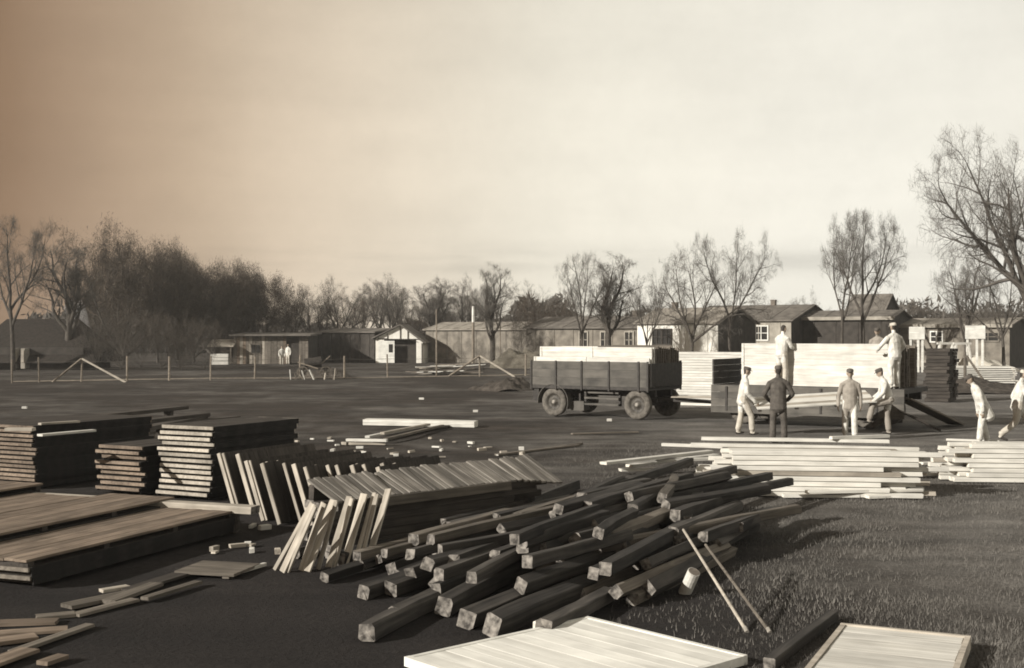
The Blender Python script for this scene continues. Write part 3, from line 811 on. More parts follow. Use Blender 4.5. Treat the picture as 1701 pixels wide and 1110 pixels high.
# smoke behind the barn
def smoke():
    bm = bmesh.new()
    p0 = WD(150, 101, 0)
    for i in range(11):
        t = i / 10
        c = Vector((p0.x + 0.3 - 1.6 * t, p0.y, 0.6 + 4.2 * t))
        bmesh.ops.create_icosphere(bm, subdivisions=2, radius=0.38 + 0.55 * t, matrix=Matrix.Translation(c))
    me = bpy.data.meshes.new('smoke'); bm.to_mesh(me); bm.free()
    o = link('smoke_tmp', me)
    md = o.modifiers.new('r', 'REMESH'); md.mode = 'VOXEL'; md.voxel_size = 0.22
    dg = bpy.context.evaluated_depsgraph_get()
    me2 = bpy.data.meshes.new_from_object(o.evaluated_get(dg))
    bpy.data.objects.remove(o)
    mt = bpy.data.materials.new('smoke'); mt.use_nodes = True
    nn = mt.node_tree.nodes; nn.clear()
    oo = nn.new('ShaderNodeOutputMaterial'); pv = nn.new('ShaderNodeVolumePrincipled')
    pv.inputs['Color'].default_value = (0.85, 0.83, 0.82, 1); pv.inputs['Density'].default_value = 0.6
    mt.node_tree.links.new(pv.outputs[0], oo.inputs['Volume'])
    me2.materials.clear(); me2.materials.append(mt)
    tag(link('smoke', me2), 'pale plume of smoke rising behind the thatched barn', 'smoke', kind='stuff')
smoke()

# thin poles among the sheds
for px_, top_, d_, r_, lab in ((725, 514, 104, 0.07, 'tall wooden pole before the long low shed'), (786, 509, 110, 0.14, 'tall pole with pale upper end above the long shed roof'), (831, 536, 100, 0.05, 'thin pale pole beside the narrow bare tree')):
    h = ZAT(top_, d_)
    o = empty('pole', WD(px_, d_), 0, lab, 'pole')
    MB().tube((0, 0, -0.2), (0, 0, h * 0.72), r_, r_ * 0.85, 8).build('shaft', M['post'], o)
    MB().tube((0, 0, h * 0.72), (0, 0, h), r_ * 0.9, r_ * 0.8, 8).build('shaft', M['paint_white'] if r_ > 0.1 else M['post'], o)

# ------------------------------------------------------------------ wire fence
def fence():
    posts = [(20, 636), (65, 635), (135, 634), (211, 633), (281, 632), (349.5, 631), (423, 629), (498, 628.5), (572, 627.5), (644, 627), (725, 625.5), (797, 625), (873, 624), (950, 623)]
    root = empty('wire_fence', W(*posts[0]), 0, 'wire fence on pale round posts along the footpath', 'fence')
    o0 = root.location.copy()
    P = [W(x, y) - o0 for x, y in posts]
    rr = random.Random(3)
    tops = []
    for i, p in enumerate(P):
        h = rr.uniform(1.25, 1.45); r_ = rr.uniform(0.05, 0.065)
        lean = Vector((rr.uniform(-0.05, 0.05), rr.uniform(-0.05, 0.05), 0))
        MB().tube(p + Vector((0, 0, -0.1)), p + lean + Vector((0, 0, h)), r_, r_ * 0.9, 8).build('post', M['post'], root)
        tops.append(lean)
    for zz in (0.35, 0.75, 1.15):
        mb = MB()
        for i in range(len(P) - 1):
            a = P[i] + tops[i] * zz / 1.3 + Vector((0, 0, zz)); b_ = P[i + 1] + tops[i + 1] * zz / 1.3 + Vector((0, 0, zz))
            mid_ = (a + b_) / 2 + Vector((0, 0, -0.05))
            mb.tube(a, mid_, 0.008, 0.008, 4); mb.tube(mid_, b_, 0.008, 0.008, 4)
        mb.build('wire', M['wire'], root)
    for k, dx in ((2, -1.5), (2, 2.6), (11, -2.0), (11, 2.2)):
        top = P[k] + tops[k] + Vector((0.02 if dx > 0 else -0.02, -0.07, 1.28))
        MB().tube(top, Vector((P[k].x + dx, P[k].y - 0.35, -0.03)), 0.055, 0.06, 8).build('brace', M['pale'] if dx > 0 else M['post'], root)
fence()
# end post with its brace, right of the second trailer
fo = empty('fence_post', W(1603, 641), 0, 'dark braced fence post beside the pale panel stack', 'post')
MB().tube((0, 0, -0.1), (0, 0, 1.75), 0.085, 0.075, 8).build('post', M['weathered'], fo)
MB().tube((0.03, -0.1, 1.55), (1.05, -0.35, -0.03), 0.055, 0.06, 8).build('brace', M['weathered'], fo)

ORD = 'first second third fourth fifth sixth seventh eighth ninth tenth eleventh twelfth thirteenth fourteenth fifteenth sixteenth seventeenth eighteenth nineteenth twentieth'.split()
ORD += ['twenty-' + x for x in ORD[:9]] + ['thirtieth'] + ['thirty-' + x for x in ORD[:9]] + ['fortieth']
# ------------------------------------------------------------------ boards, beams and panels
BOXES = {}
def box_mesh(L, w, t, mat, end=None, rough=True, seed=0):
    """board with local x along its length; bottom centre of the near end at the origin... centred on x"""
    key = (round(L, 2), round(w, 3), round(t, 3), mat, end, seed)
    if key in BOXES:
        return BOXES[key]
    rr = random.Random(hash((key[0], key[1], seed)) & 0xffff)
    c = min(w, t) * 0.08
    sec = [(-w / 2 + c, 0), (w / 2 - c, 0), (w / 2, c), (w / 2, t - c), (w / 2 - c, t), (-w / 2 + c, t), (-w / 2, t - c), (-w / 2, c)]
    mb = MB()
    ns = 3
    vv = []
    for i in range(ns + 1):
        x = -L / 2 + L * i / ns
        dy, dz = (rr.uniform(-1, 1) * 0.004 * L * 0.4, rr.uniform(0, 1) * 0.003 * L * 0.4) if 0 < i < ns else (0, 0)
        for y, z in sec:
            vv.append((x + (rr.uniform(-0.008, 0.008) if i in (0, ns) else 0), y + dy, z + dz))
    ff = []
    for i in range(ns):
        for k in range(8):
            ff.append((i * 8 + k, i * 8 + (k + 1) % 8, (i + 1) * 8 + (k + 1) % 8, (i + 1) * 8 + k))
    ff = [tuple(reversed(f)) for f in ff]
    mb.add(vv, ff, 0)
    mb.f += [tuple(range(8)), tuple(ns * 8 + k for k in range(7, -1, -1))]
    mb.m += [1, 1] if end else [0, 0]
    me = mb.mesh('board', [M[mat], M[end]] if end else M[mat])
    BOXES[key] = me
    return me

def board(name, p0, p1, w, t, mat, label=None, cat=None, group=None, end=None, parent=None, up=(0, 0, 1), seed=0):
    """from p0 to p1 (bottom centres of its two ends)"""
    p0, p1 = Vector(p0), Vector(p1)
    L = (p1 - p0).length
    me = box_mesh(L, w, t, mat, end, seed=seed)
    o = link(name, me, parent, mat4((p0 + p1) / 2, frame(p1 - p0, up)))
    return tag(o, label, cat, group)

def panel_mesh(L, w, seed, mats, t=0.03, nb=6, batten=0.05, inset=0.04):
    """wall panel as stacked: boards on two or three cross battens, local x along its length, battens below"""
    rr = random.Random(seed)
    mb = MB()
    bw_ = w / nb
    for i in range(nb):
        dx = rr.uniform(-0.012, 0.012)
        mb.box((dx, -w / 2 + (i + 0.5) * bw_, batten + t / 2 + rr.uniform(-0.002, 0.002)), (L, bw_ * 0.95, t), 0)
    for x in (-L / 2 + 0.08 + inset, 0, L / 2 - 0.08 - inset):
        mb.box((x, 0, batten / 2), (0.09, w * 0.96, batten), 1)
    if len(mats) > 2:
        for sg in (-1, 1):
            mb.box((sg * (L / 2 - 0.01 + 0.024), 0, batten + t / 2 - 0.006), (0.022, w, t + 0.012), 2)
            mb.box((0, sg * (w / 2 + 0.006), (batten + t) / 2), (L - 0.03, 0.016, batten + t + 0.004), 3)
    return mb.mesh('panel', [M[k] for k in mats])

def stack(pr, yaw, n_, L, w, step, mats, label_fn, group, seed, jx=0.05, jy=0.05, name='panel', z0=0.03):
    """stack of panels; pr = near right ground corner; local x of each panel runs to the back (v)"""
    u, v = axes(yaw)
    rr = random.Random(seed)
    ms = [panel_mesh(L, w, seed * 10 + k, mats, t=step * 0.45, batten=step * 0.5) for k in range(3)]
    c = Vector(pr) - u * (w / 2) + v * (L / 2)
    # bearers under the stack
    for k, fr_ in enumerate((0.15, 0.85)):
        a = Vector(pr) + v * (L * fr_) - u * 0.05; b_ = a - u * (w - 0.1)
        board('bearer', a, b_, 0.07, z0 + 0.001, 'dark', 'short dark bearer on the ground under ' + group, 'bearer', 'bearers under ' + group)
    for i in range(n_):
        p = c + u * rr.uniform(-jx, jx) + v * rr.uniform(-jy, jy) + Vector((0, 0, z0 + i * step))
        m3 = frame(v) @ Matrix.Rotation(rr.uniform(-0.012, 0.012), 3, 'Z')
        tag(link(name, ms[i % 3], None, mat4(p, m3)), label_fn(i), 'panel', group)
    return c

Y28 = math.radians(27)
u28, v28 = axes(Y28)
C_R = W(352, 832)
stack(C_R, Y28, 13, 2.2, 1.08, 0.089, ('dark', 'dark', 'pale', 'shade_rail'), lambda i: ORD[i] + ' panel from the ground in the stack that leaning panels rest on', 'panel stack beside the leaning panels', 31)  # dark boards and long sides hold painted shade; only the ends stay pale
B_R = W(238, 823)
stack(B_R, Y28, 9, 1.6, 0.98, 0.087, ('dark', 'dark', 'brown', 'shade_rail'), lambda i: ORD[i] + ' panel from the ground in the lowest narrow panel stack', 'lowest panel stack', 32)
A_R = W(58, 813)
stack(A_R, Y28, 14, 2.8, 1.6, 0.076, ('dark', 'dark', 'brown', 'shade_rail'), lambda i: ORD[i] + ' panel from the ground in the longest brown panel stack', 'long panel stack', 33)
# boards on top of the stacks
LB = 'loose board lying on top of the left panel stacks'
z = 0.03 + 14 * 0.076 + 0.003
board('board', W(66, 725, z), W(156, 717, z), 0.12, 0.035, 'fresh', LB, 'board', 'boards on the stacks')
board('board', W(66, 706, z), W(130, 702, z), 0.12, 0.035, 'pale', LB, 'board', 'boards on the stacks')
board('board', W(10, 716, z), W(56, 716, z), 0.16, 0.05, 'pale', LB, 'board', 'boards on the stacks')
# long planks lying behind the stacks
for (x0, y0, x1, y1, zz) in ((60, 712, 305, 680, 0.45), (140, 722, 340, 692, 0.5), (175, 735, 335, 697, 0.42), (250, 720, 390, 697, 0.35)):
    a, b_ = W(x0, y0 - 6, zz), W(x1, y1, zz)
    board('plank', a, b_, 0.35, 0.10, 'dark', 'long dark plank propped level behind the panel stacks', 'plank', 'dark planks behind the stacks')
    for t_ in (0.12, 0.88):
        q = a.lerp(b_, t_)
        board('trestle_block', (q.x, q.y - 0.15, 0), (q.x, q.y + 0.15, 0), 0.2, zz + 0.002, 'dark', 'dark wood block under a plank behind the stacks', 'block', 'blocks under the dark planks')

# set of panels on edge leaning against the right stack
def lean_panel(top_px, top_py, ztop, lean, Lv, th, mat, label, group, u, v, idx):
    T = W(top_px, top_py, ztop)
    B = T + u * lean; B.z = 0.0
    h = (T - B).length
    x_ = (T - B).normalized()
    m3 = Matrix((x_, v, x_.cross(v))).transposed()
    key = ('lp', round(h, 1), round(Lv, 1), round(th, 2), mat)
    if key not in BOXES:
        mb = MB()
        nb = max(3, int(Lv / 0.2))
        for i in range(nb):
            mb.box((round(h, 1) / 2, (i + 0.5) * Lv / nb, th * 0.3), (round(h, 1), Lv / nb * 0.97, th * 0.55))
        for xx in (0.12, round(h, 1) - 0.12):
            mb.box((xx, Lv / 2, th * 0.8), (0.1, Lv * 0.98, th * 0.42))
        mb.box((round(h, 1) / 2, 0.05, th * 0.8), (round(h, 1) - 0.32, 0.08, th * 0.42))
        # dark faces paint in the shade between panels; only the near edge stays pale
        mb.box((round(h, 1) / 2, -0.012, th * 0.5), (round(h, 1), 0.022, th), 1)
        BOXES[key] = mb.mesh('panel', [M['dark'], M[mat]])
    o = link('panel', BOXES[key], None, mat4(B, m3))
    return tag(o, label, 'panel', group)

lean1 = [(365, 747, .06), (371.5, 747, .06), (396.5, 748, .07), (410.5, 759, .06), (415.5, 759, .06), (437, 763, .06), (443.5, 761, .07), (461, 759, .045), (472.5, 763, .045),
         (490, 764, .07), (508, 769, .05), (524, 766, .06), (545, 766, .05), (560, 766, .05), (586, 766, .06), (593, 764, .06), (605, 765, .05), (629, 769, .06), (636, 763, .06), (656, 763, .05)]
for i, (x, y, th) in enumerate(lean1):
    lean_panel(x, y, 0.89, 0.33, 1.9 if i < 10 else 1.2, th, 'pale', ORD[i] + ' pale edged leaning panel counted from the panel stack', 'row of panels leaning on the stack', u28, v28, i)

# long pile with the slanted row of short boards on top
PN, PF = W(556, 830, 0.72), W(925, 785, 0.72)          # right top edge, near and far
pd = (PF - PN); pd.z = 0; PL = pd.length; pd.normalize()
pn = Vector((-pd.y, pd.x, 0))                              # to the left
rr = random.Random(12)
for lay in range(7):
    for k in range(3):
        a = PN + pn * (0.12 + 0.19 * k) + pd * rr.uniform(-0.1, 0.15); b_ = PF + pn * (0.12 + 0.19 * k) - pd * rr.uniform(0.0, 0.9)
        a.z = b_.z = lay * 0.095
        board('plank', a, b_, 0.175, 0.094, 'dark', 'dark long plank, %s layer of the pile under slanting short boards' % ORD[lay], 'plank', 'long plank pile', end='beam_end', seed=k)
a, b_ = PN + pn * 0.02 + pd * 0.5, PN + pn * 0.02 + pd * 2.9
a.z = b_.z = 0.57
board('plank', a - pn * 0.05, b_ - pn * 0.05, 0.09, 0.12, 'weathered', 'grey rail along the top of the long plank pile', 'rail')
# ridge rail that props the upper ends
a, b_ = PN + pn * 0.46, PF + pn * 0.46
a.z = b_.z = 0.665
board('ridge_rail', a, b_, 0.10, 0.185, 'dark', 'dark rail propping the short boards on the long pile', 'rail')
nshort = 38
for i in range(nshort):
    t_ = (i + 0.5) / nshort
    far = max(0, (t_ - 0.78) / 0.22)
    p = PN + pd * (PL * t_)
    lo = p - pn * (0.02 + 0.10 * far) + pd * rr.uniform(-0.01, 0.01); lo.z = 0.665 + rr.uniform(0, 0.012) - 0.1 * far
    hi = p + pn * (0.56 + rr.uniform(-0.03, 0.03)); hi.z = 0.885 + rr.uniform(0, 0.035)
    board('short_board', lo, hi, PL / nshort * rr.uniform(0.70, 0.95), 0.028, 'greyboard', ORD[i] + ' short grey slanting board on the long pile, counted from leaning boards', 'board', 'short boards on the long pile', seed=i % 3)
# boards leaning on its near side
TOPS = [(520, 836), (523, 838), (527, 841), (540, 836), (556, 832), (560, 834), (582, 826), (586, 829), (606, 822), (623, 821), (628, 822), (646, 815)]
BOTS = [(458, 947), (471, 950), (480, 950), (503, 947), (511, 949), (530, 945), (547, 943), (556, 942), (573, 940), (590, 938), (600, 937), (612, 936)]
for i, (t_, q) in enumerate(zip(TOPS, BOTS)):
    T, B = W(t_[0], t_[1], 0.76), W(q[0], q[1], 0.0)
    x_ = (T - B).normalized()
    side = Vector((0.75, -0.66, 0))
    zax = (-(Vector((0.25, 0.1, 0)) - T + T) ).normalized()
    board('leaning_board', B, T, (0.05, 0.08, 0.04, 0.08, 0.10, 0.05, 0.08, 0.05, 0.09, 0.05, 0.04, 0.08)[i], 0.03, 'pale', ORD[i] + ' narrow board leaning on the long pile, counted from its outer end', 'board', 'boards leaning on the long pile', up=(-0.35, -0.8, 0.5), seed=i % 4)

# ------------------------------------------------------------------ platform of stacked panels, left foreground
yp = math.radians(21); up_, vp = axes(yp)
corner = W(398, 846, 0.31); corner.z = 0
def big_panel(c, m3, L, w, nb, name, label, group, mats, th=0.085):
    """thing > boards, battens (each its own piece); local x along L"""
    root = empty(name, c, 0, label, 'panel', group)
    root.matrix_local = mat4(c, m3)
    bw_ = w / nb
    me = [MB().box((0, 0, 0), (L, bw_ * 0.965, 0.028)).mesh('board', M[k]) for k in mats[:2]]
    for i in range(nb):
        o = link('board', me[R.choice((0, 0, 1))], root)
        o.location = (R.uniform(-0.01, 0.01), -w / 2 + (i + 0.5) * bw_, th - 0.014 + R.uniform(-0.003, 0.003))
    bt = MB().box((0, 0, (th - 0.031) / 2), (0.09, w * 0.97, th - 0.031)).mesh('batten', M[mats[2]])
    for x in (-L / 2 + 0.07, -L / 6, L / 6, L / 2 - 0.07):
        o = link('batten', bt, root); o.location = (x, 0, 0)
    return root
for colm, (nl, dv) in enumerate(((3, 0.0), (4, -0.25), (4, 0.2), (5, -0.2))):
    for lay in range(nl):
        c = corner - up_ * (0.55 + 1.16 * colm + R.uniform(-0.02, 0.02)) - vp * (1.95 + dv + R.uniform(-0.04, 0.04)) + Vector((0, 0, 0.03 + lay * 0.094))
        m3 = frame(vp) @ Matrix.Rotation(R.uniform(-0.012, 0.012), 3, 'Z')
        if lay == nl - 1:
            big_panel(c, m3, 3.8, 1.1, 7, 'panel', 'wide brown board panel topping the %s pile of the foreground platform' % ORD[colm], 'top panels of the foreground platform', ('brown', 'brown', 'dark'))
        else:
            key = ('plat', lay % 2)
            if key not in BOXES:
                BOXES[key] = panel_mesh(3.8, 1.1, 77 + lay, ('dark', 'dark', 'weathered', 'shade_rail'), t=0.03, batten=0.062)  # dark boards and rails put the platform's side shade into the colour
            tag(link('panel', BOXES[key], None, mat4(c, m3)), 'wide board panel in the %s layer, %s pile of the foreground platform' % (ORD[lay], ORD[colm]), 'panel', 'inner panels of the foreground platform')
    for fr_ in (0.35, 3.4):
        a = corner - vp * fr_ - up_ * (0.05 + 1.16 * colm); b_ = a - up_ * 1.0
        board('bearer', a, b_, 0.07, 0.031, 'dark', 'short dark bearer on the ground under the foreground platform', 'bearer', 'bearers under the foreground platform')
# the long light beam that ends the platform at the back
a, b_ = W(-60, 813, 0.37), W(424, 841, 0.37)
a.z = b_.z = 0.27
board('long_board', a, b_, 0.22, 0.10, 'pale', 'long pale board along the rear edge of the foreground platform', 'board', end='beam_end')
for t_ in (0.3, 0.93):
    q = a.lerp(b_, t_)
    board('trestle_block', (q.x, q.y - 0.1, 0), (q.x, q.y + 0.1, 0), 0.14, 0.271, 'dark', 'dark block propping the long pale board of the platform', 'block', 'blocks under the long pale board')
# ground boards, lower left
GL = [((-30, 1058), (112, 1048), .16, 'brown'), ((-30, 1040), (95, 1036), .16, 'brown'), ((-40, 1075), (60, 1062), .18, 'brown'), ((20, 1088), (150, 1042), .10, 'weathered'), ((60, 1030), (125, 1024), .14, 'weathered'),
      ((110, 1012), (215, 990), .20, 'weathered'), ((125, 1026), (225, 1000), .12, 'weathered'), ((168, 986), (212, 979), .10, 'pale'), ((180, 1005), (260, 975), .16, 'weathered'), ((215, 985), (300, 958), .2, 'dark'),
      ((70, 1108), (105, 1096), .12, 'brown'), ((395, 956), (440, 942), .05, 'fresh'), ((-20, 1110), (50, 1085), .2, 'brown'), ((240, 1000), (330, 972), .1, 'weathered')]
for i, (p, q, w_, mt) in enumerate(GL):
    board('ground_board', W(*p, 0.0) + Vector((0, 0, 0.002 + 0.001 * i)), W(*q, 0.0) + Vector((0, 0, 0.002 + 0.001 * i)), w_, 0.03 + 0.004 * (i % 3), mt, 'worn board lying flat on soil beside the foreground platform', 'board', 'boards on the soil by the platform', seed=i % 4)
tp = empty('small_panel', W(362, 951), -0.25, 'small grey board panel flat on the soil by leaning boards', 'panel')
for i in range(4):
    MB().box((0, -0.24 + 0.16 * i, 0.045), (0.72, 0.154, 0.03)).build('board', M['weathered'], tp)
for x in (-0.25, 0.25):
    MB().box((x, 0, 0.0145), (0.08, 0.6, 0.029)).build('batten', M['weathered'], tp)

# ------------------------------------------------------------------ heap of squared beams
yb = math.radians(28); ub, vb = axes(yb)
rr = random.Random(21)
ORG = Vector((-0.55, 11.9, 0))          # near middle of the heap
LBEAM = 'dark squared timber beam lying in the big heap'
GBEAM = 'heap of squared beams'
def beam_mesh(L, s_, mat, end, seed):
    key = ('beam', L, round(s_, 2), mat, seed)
    if key in BOXES:
        return BOXES[key]
    r2 = random.Random(seed * 91 + int(L * 10) + int(s_ * 1000))
    s_ = round(s_, 2)
    ch = [s_ * r2.choice((0.03, 0.05, 0.08, 0.2)) for _ in range(4)]
    def sec(x, dy, dz, k):
        q = s_ / 2 * k
        j = lambda: r2.uniform(-0.004, 0.004)
        return [(x, -q + ch[0] + j() + dy, dz + j()), (x, q - ch[1] + j() + dy, dz + j()), (x, q + j() + dy, ch[1] + dz), (x, q + j() + dy, s_ - ch[2] + dz),
                (x, q - ch[2] + dy, s_ + dz + j()), (x, -q + ch[3] + dy, s_ + dz + j()), (x, -q + j() + dy, s_ - ch[3] + dz), (x, -q + j() + dy, ch[0] + dz)]
    ns = 6
    bow = r2.uniform(-0.012, 0.012) * L
    tilt = [(r2.uniform(-0.25, 0.25), r2.uniform(-0.3, 0.3)) for _ in range(2)]
    vv = []
    for i in range(ns + 1):
        f_ = i / ns
        ring_ = sec(-L / 2 + L * f_, bow * math.sin(PI * f_) + r2.uniform(-0.004, 0.004), r2.uniform(0, 0.006) if 0 < i < ns else 0, 1.0)
        if i in (0, ns):
            ty, tz = tilt[0 if i == 0 else 1]
            ring_ = [(x + ty * y + tz * (z - s_ / 2) + r2.uniform(-0.012, 0.012), y, z) for x, y, z in ring_]
        vv += ring_
    mb = MB()
    mb.add(vv, [tuple(reversed((i * 8 + k, i * 8 + (k + 1) % 8, (i + 1) * 8 + (k + 1) % 8, (i + 1) * 8 + k))) for i in range(ns) for k in range(8)], 0)
    for e, base in ((0, 0), (1, ns * 8)):
        c_ = len(mb.v)
        mx = sum(mb.v[base + k][0] for k in range(8)) / 8
        mb.v.append((mx + r2.uniform(-0.012, 0.012), r2.uniform(-0.02, 0.02), s_ / 2 + r2.uniform(-0.02, 0.02)))
        for k in range(8):
            t3 = (base + k, base + (k + 1) % 8, c_)
            mb.f.append(t3 if e == 0 else tuple(reversed(t3))); mb.m.append(1)
    BOXES[key] = mb.mesh('timber_beam', [M[mat], M[end]])
    return BOXES[key]
def beam(near, ang, L, s_, roll=0.0, pitch=0.0, end='beam_end', label=LBEAM, mat='beam', seed=0, group=GBEAM):
    d = Vector((math.sin(ang), math.cos(ang), math.tan(pitch)))
    d.normalize()
    me = beam_mesh(round(L * 2) / 2, s_, mat, end, seed)
    m3 = frame(d) @ Matrix.Translation((0, 0, 0)).to_3x3()
    c = Vector(near) + d * (L / 2)
    off = Matrix.Translation((0, 0, s_ / 2)) @ Matrix.Rotation(roll, 4, 'X') @ Matrix.Translation((0, 0, -s_ / 2))
    o = link('timber_beam', me, None, mat4(c, m3) @ off)
    return tag(o, label, 'beam', group)
# tip the beams one by one: each rolls down to where it lies between two others
cr_b = 0.062
cen_b = []
def rest_z(x):
    zz = cr_b
    for (a, b_, rr_) in cen_b:
        dx = abs(x - a)
        if dx < cr_b + rr_:
            zz = max(zz, b_ + math.sqrt((cr_b + rr_) ** 2 - dx * dx))
    return zz
NB = 250
for k in range(NB):
    x = rr.gauss(0.3, 0.95) if k > 75 else rr.uniform(-1.8, 1.55)
    x = min(1.55, max(-1.85, x))
    zz = rest_z(x)
    for it in range(120):
        moved = False
        for dx in (0.01, -0.01):
            z2 = rest_z(x + dx)
            if z2 < zz - 1e-4 and -1.95 < x + dx < 1.65:
                x, zz, moved = x + dx, z2, True
                break
        if not moved:
            break
    if zz > 0.62 or (x < -0.5 and zz > 0.40) or (x > 1.1 and zz > 0.42):
        continue
    cen_b.append((x, zz, cr_b))
for k, (x, zz, _) in enumerate(cen_b):
    s_ = rr.uniform(0.100, 0.138)
    near_s = -0.35 + 0.7 * zz + 4.0 * rr.random() ** 1.05 + 0.30 * max(0, -x) + 0.25 * max(0, x)
    L = rr.choice((1.5, 2.0, 2.5, 3.0, 3.0, 3.5, 4.0))
    far_s = min(near_s + L, 6.9 - 0.9 * abs(x - 0.2))
    L = round((far_s - near_s) * 2) / 2
    roll = rr.choice((0.0, 0.0, 0.0, 0.3, -0.35, 0.78)) + rr.uniform(-0.12, 0.12)
    near = ORG + ub * x + vb * near_s + Vector((0, 0, zz - s_ / 2))
    yj = math.radians(rr.gauss(0, 3.2 + 4.5 * (zz > 0.35)))
    pj = 0 if zz < 0.15 else math.radians(rr.uniform(-1.0, 0.4))
    beam(near, yb + yj, L, s_, roll=roll, pitch=pj, seed=k % 7, mat='weathered' if k % 6 == 0 else 'beam')
# loose beams fallen around the heap
loose = [((566, 944), (905, 832), .2, 0.0), ((637, 938), (960, 812), .2, 0.0), ((707, 928), (1010, 815), .18, 0.02),
         ((612, 1068), (760, 990), .2, 0.0), ((660, 1040), (800, 970), .22, 0.0), ((740, 1024), (900, 930), .22, 0.02), ((770, 1052), (960, 960), .23, 0.0), ((815, 1062), (980, 985), .24, 0.0),
         ((900, 1062), (1010, 1000), .2, 0.0), ((500, 930), (700, 872), .16, 0.0), ((540, 905), (820, 838), .14, 0.02), ((655, 992), (830, 925), .2, 0.0), ((530, 975), (700, 915), .15, 0.0), ((600, 1000), (730, 950), .17, 0.0)]
for i, (p, q, s_, z0) in enumerate(loose):
    a, b_ = W(p[0], p[1] - 4, z0), W(q[0], q[1], z0)
    d = b_ - a
    L = d.length if i < 3 else max(1.2, d.length)
    beam(a, math.atan2(d.x, d.y), L, s_ * 0.74, roll=rr.uniform(-0.3, 0.3), label='loose squared beam fallen at the near edge of the heap', seed=i % 5, group='loose beams at the heap')
# crossing beams on the crown of the heap, pointing to the plank pile
for i, (p, q, z0, z1) in enumerate((((985, 826), (1146, 772), 0.40, 0.42), ((1010, 842), (1216, 786), 0.42, 0.38), ((1055, 846), (1281, 796), 0.42, 0.34), ((1050, 870), (1312, 806), 0.40, 0.28))):
    a, b_ = W(p[0], p[1], z0), W(q[0], q[1], z1)
    d = b_ - a
    beam(a, math.atan2(d.x, d.y), d.length, 0.125, pitch=math.atan2(d.z, math.hypot(d.x, d.y)), label='squared beam laid on the crown of the heap', seed=i, group='top beams of the heap')
# pale offcut and the two thin poles
o = empty('round_offcut', W(1145, 972, 0.25), 0, 'short pale round wood offcut at the side of the heap', 'offcut')
p0, p1 = W(1137, 986, -0.01), W(1153, 950, 0.24)
o.location = p0
MB().tube((0, 0, 0), p1 - p0, 0.066, 0.066, 14).build('bark', M['fresh'], o)
MB().tube((p1 - p0) * 1.0, (p1 - p0) * 1.012, 0.058, 0.058, 14).build('cut_end', M['weathered'], o)
for (b0, t0, zt, lab) in (((1241, 1048), (1135, 880), 0.60, 'pale thin pole leaning on the beam heap beside the offcut'), ((1279, 1049), (1172, 905), 0.48, 'duller thin pole leaning next to the pale one')):
    B, T = W(*b0, 0.0), W(*t0, zt)
    d = empty('thin_pole', B, 0, lab, 'pole')
    MB().tube((0, 0, -0.01), T - B, 0.016, 0.014, 8).build('shaft', M['pale'] if 'pale thin' in lab else M['weathered'], d)
    MB().tube((0, 0, -0.012), (T - B) * 0.03, 0.021, 0.019, 8).build('ferrule', M['metal'], d)

# ------------------------------------------------------------------ foreground panels
def flat_panel(name, P4, nb, mats, label, z, rim, th=0.05, along=0):
    """P4: near-left, near-right, far-right, far-left pixels on height z; built as a true rectangle-like board panel with rim"""
    c = [Vector(q) if len(q) == 3 else W(*q, z) for q in P4]
    ctr = sum(c, Vector()) / 4
    xa = ((c[1] - c[0]) + (c[2] - c[3])) / 2; ya = ((c[3] - c[0]) + (c[2] - c[1])) / 2
    L, w = xa.length, ya.length
    xd = xa.normalized(); yd = Vector((-xd.y, xd.x, 0))
    root = empty(name, ctr, 0, label, 'panel')
    root.matrix_local = mat4(Vector((ctr.x, ctr.y, 0)), Matrix((xd, yd, Vector((0, 0, 1)))).transposed())
    for i in range(nb):
        bw_ = (w - 0.1) / nb
        MB().box((R.uniform(-0.003, 0.003), -w / 2 + 0.05 + (i + 0.5) * bw_, z - 0.014 + R.uniform(-0.003, 0.001)), (L - 0.11, bw_ * 0.975, 0.026)).build('board', M[mats[0]], root)
    for y in (-w / 2 + 0.022, w / 2 - 0.022):
        MB().box((0, y, (z + rim) / 2), (L, 0.044, z + rim)).build('rim', M[mats[1]], root)
    for x in (-L / 2 + 0.025, L / 2 - 0.025):
        MB().box((x, 0, (z + rim) / 2 - 0.002), (0.046, w - 0.09, z + rim - 0.004)).build('rim', M[mats[1]], root)
    for x in (-L / 4, L / 4):
        MB().box((x, 0, (z - 0.03) / 2), (0.08, w - 0.1, z - 0.03)).build('batten', M[mats[1]], root)
    return root
fl = W(1397, 1037, 0.10); fx = Vector((0.905, -0.425, 0)) * 1.08; fy = Vector((0.425, 0.905, 0)) * 1.7
FP = [fl - fy, fl - fy + fx, fl + fx, fl]
flat_panel('framed_panel', FP, 8, ('fresh', 'pale'), 'framed board panel lying on the grass beside a dark timber', 0.10, 0.014)
board('ground_timber', W(1278, 1112, 0), W(1384, 1030, 0), 0.10, 0.09, 'beam', 'dark timber lying on grass along the framed panel', 'timber', end='beam_end')
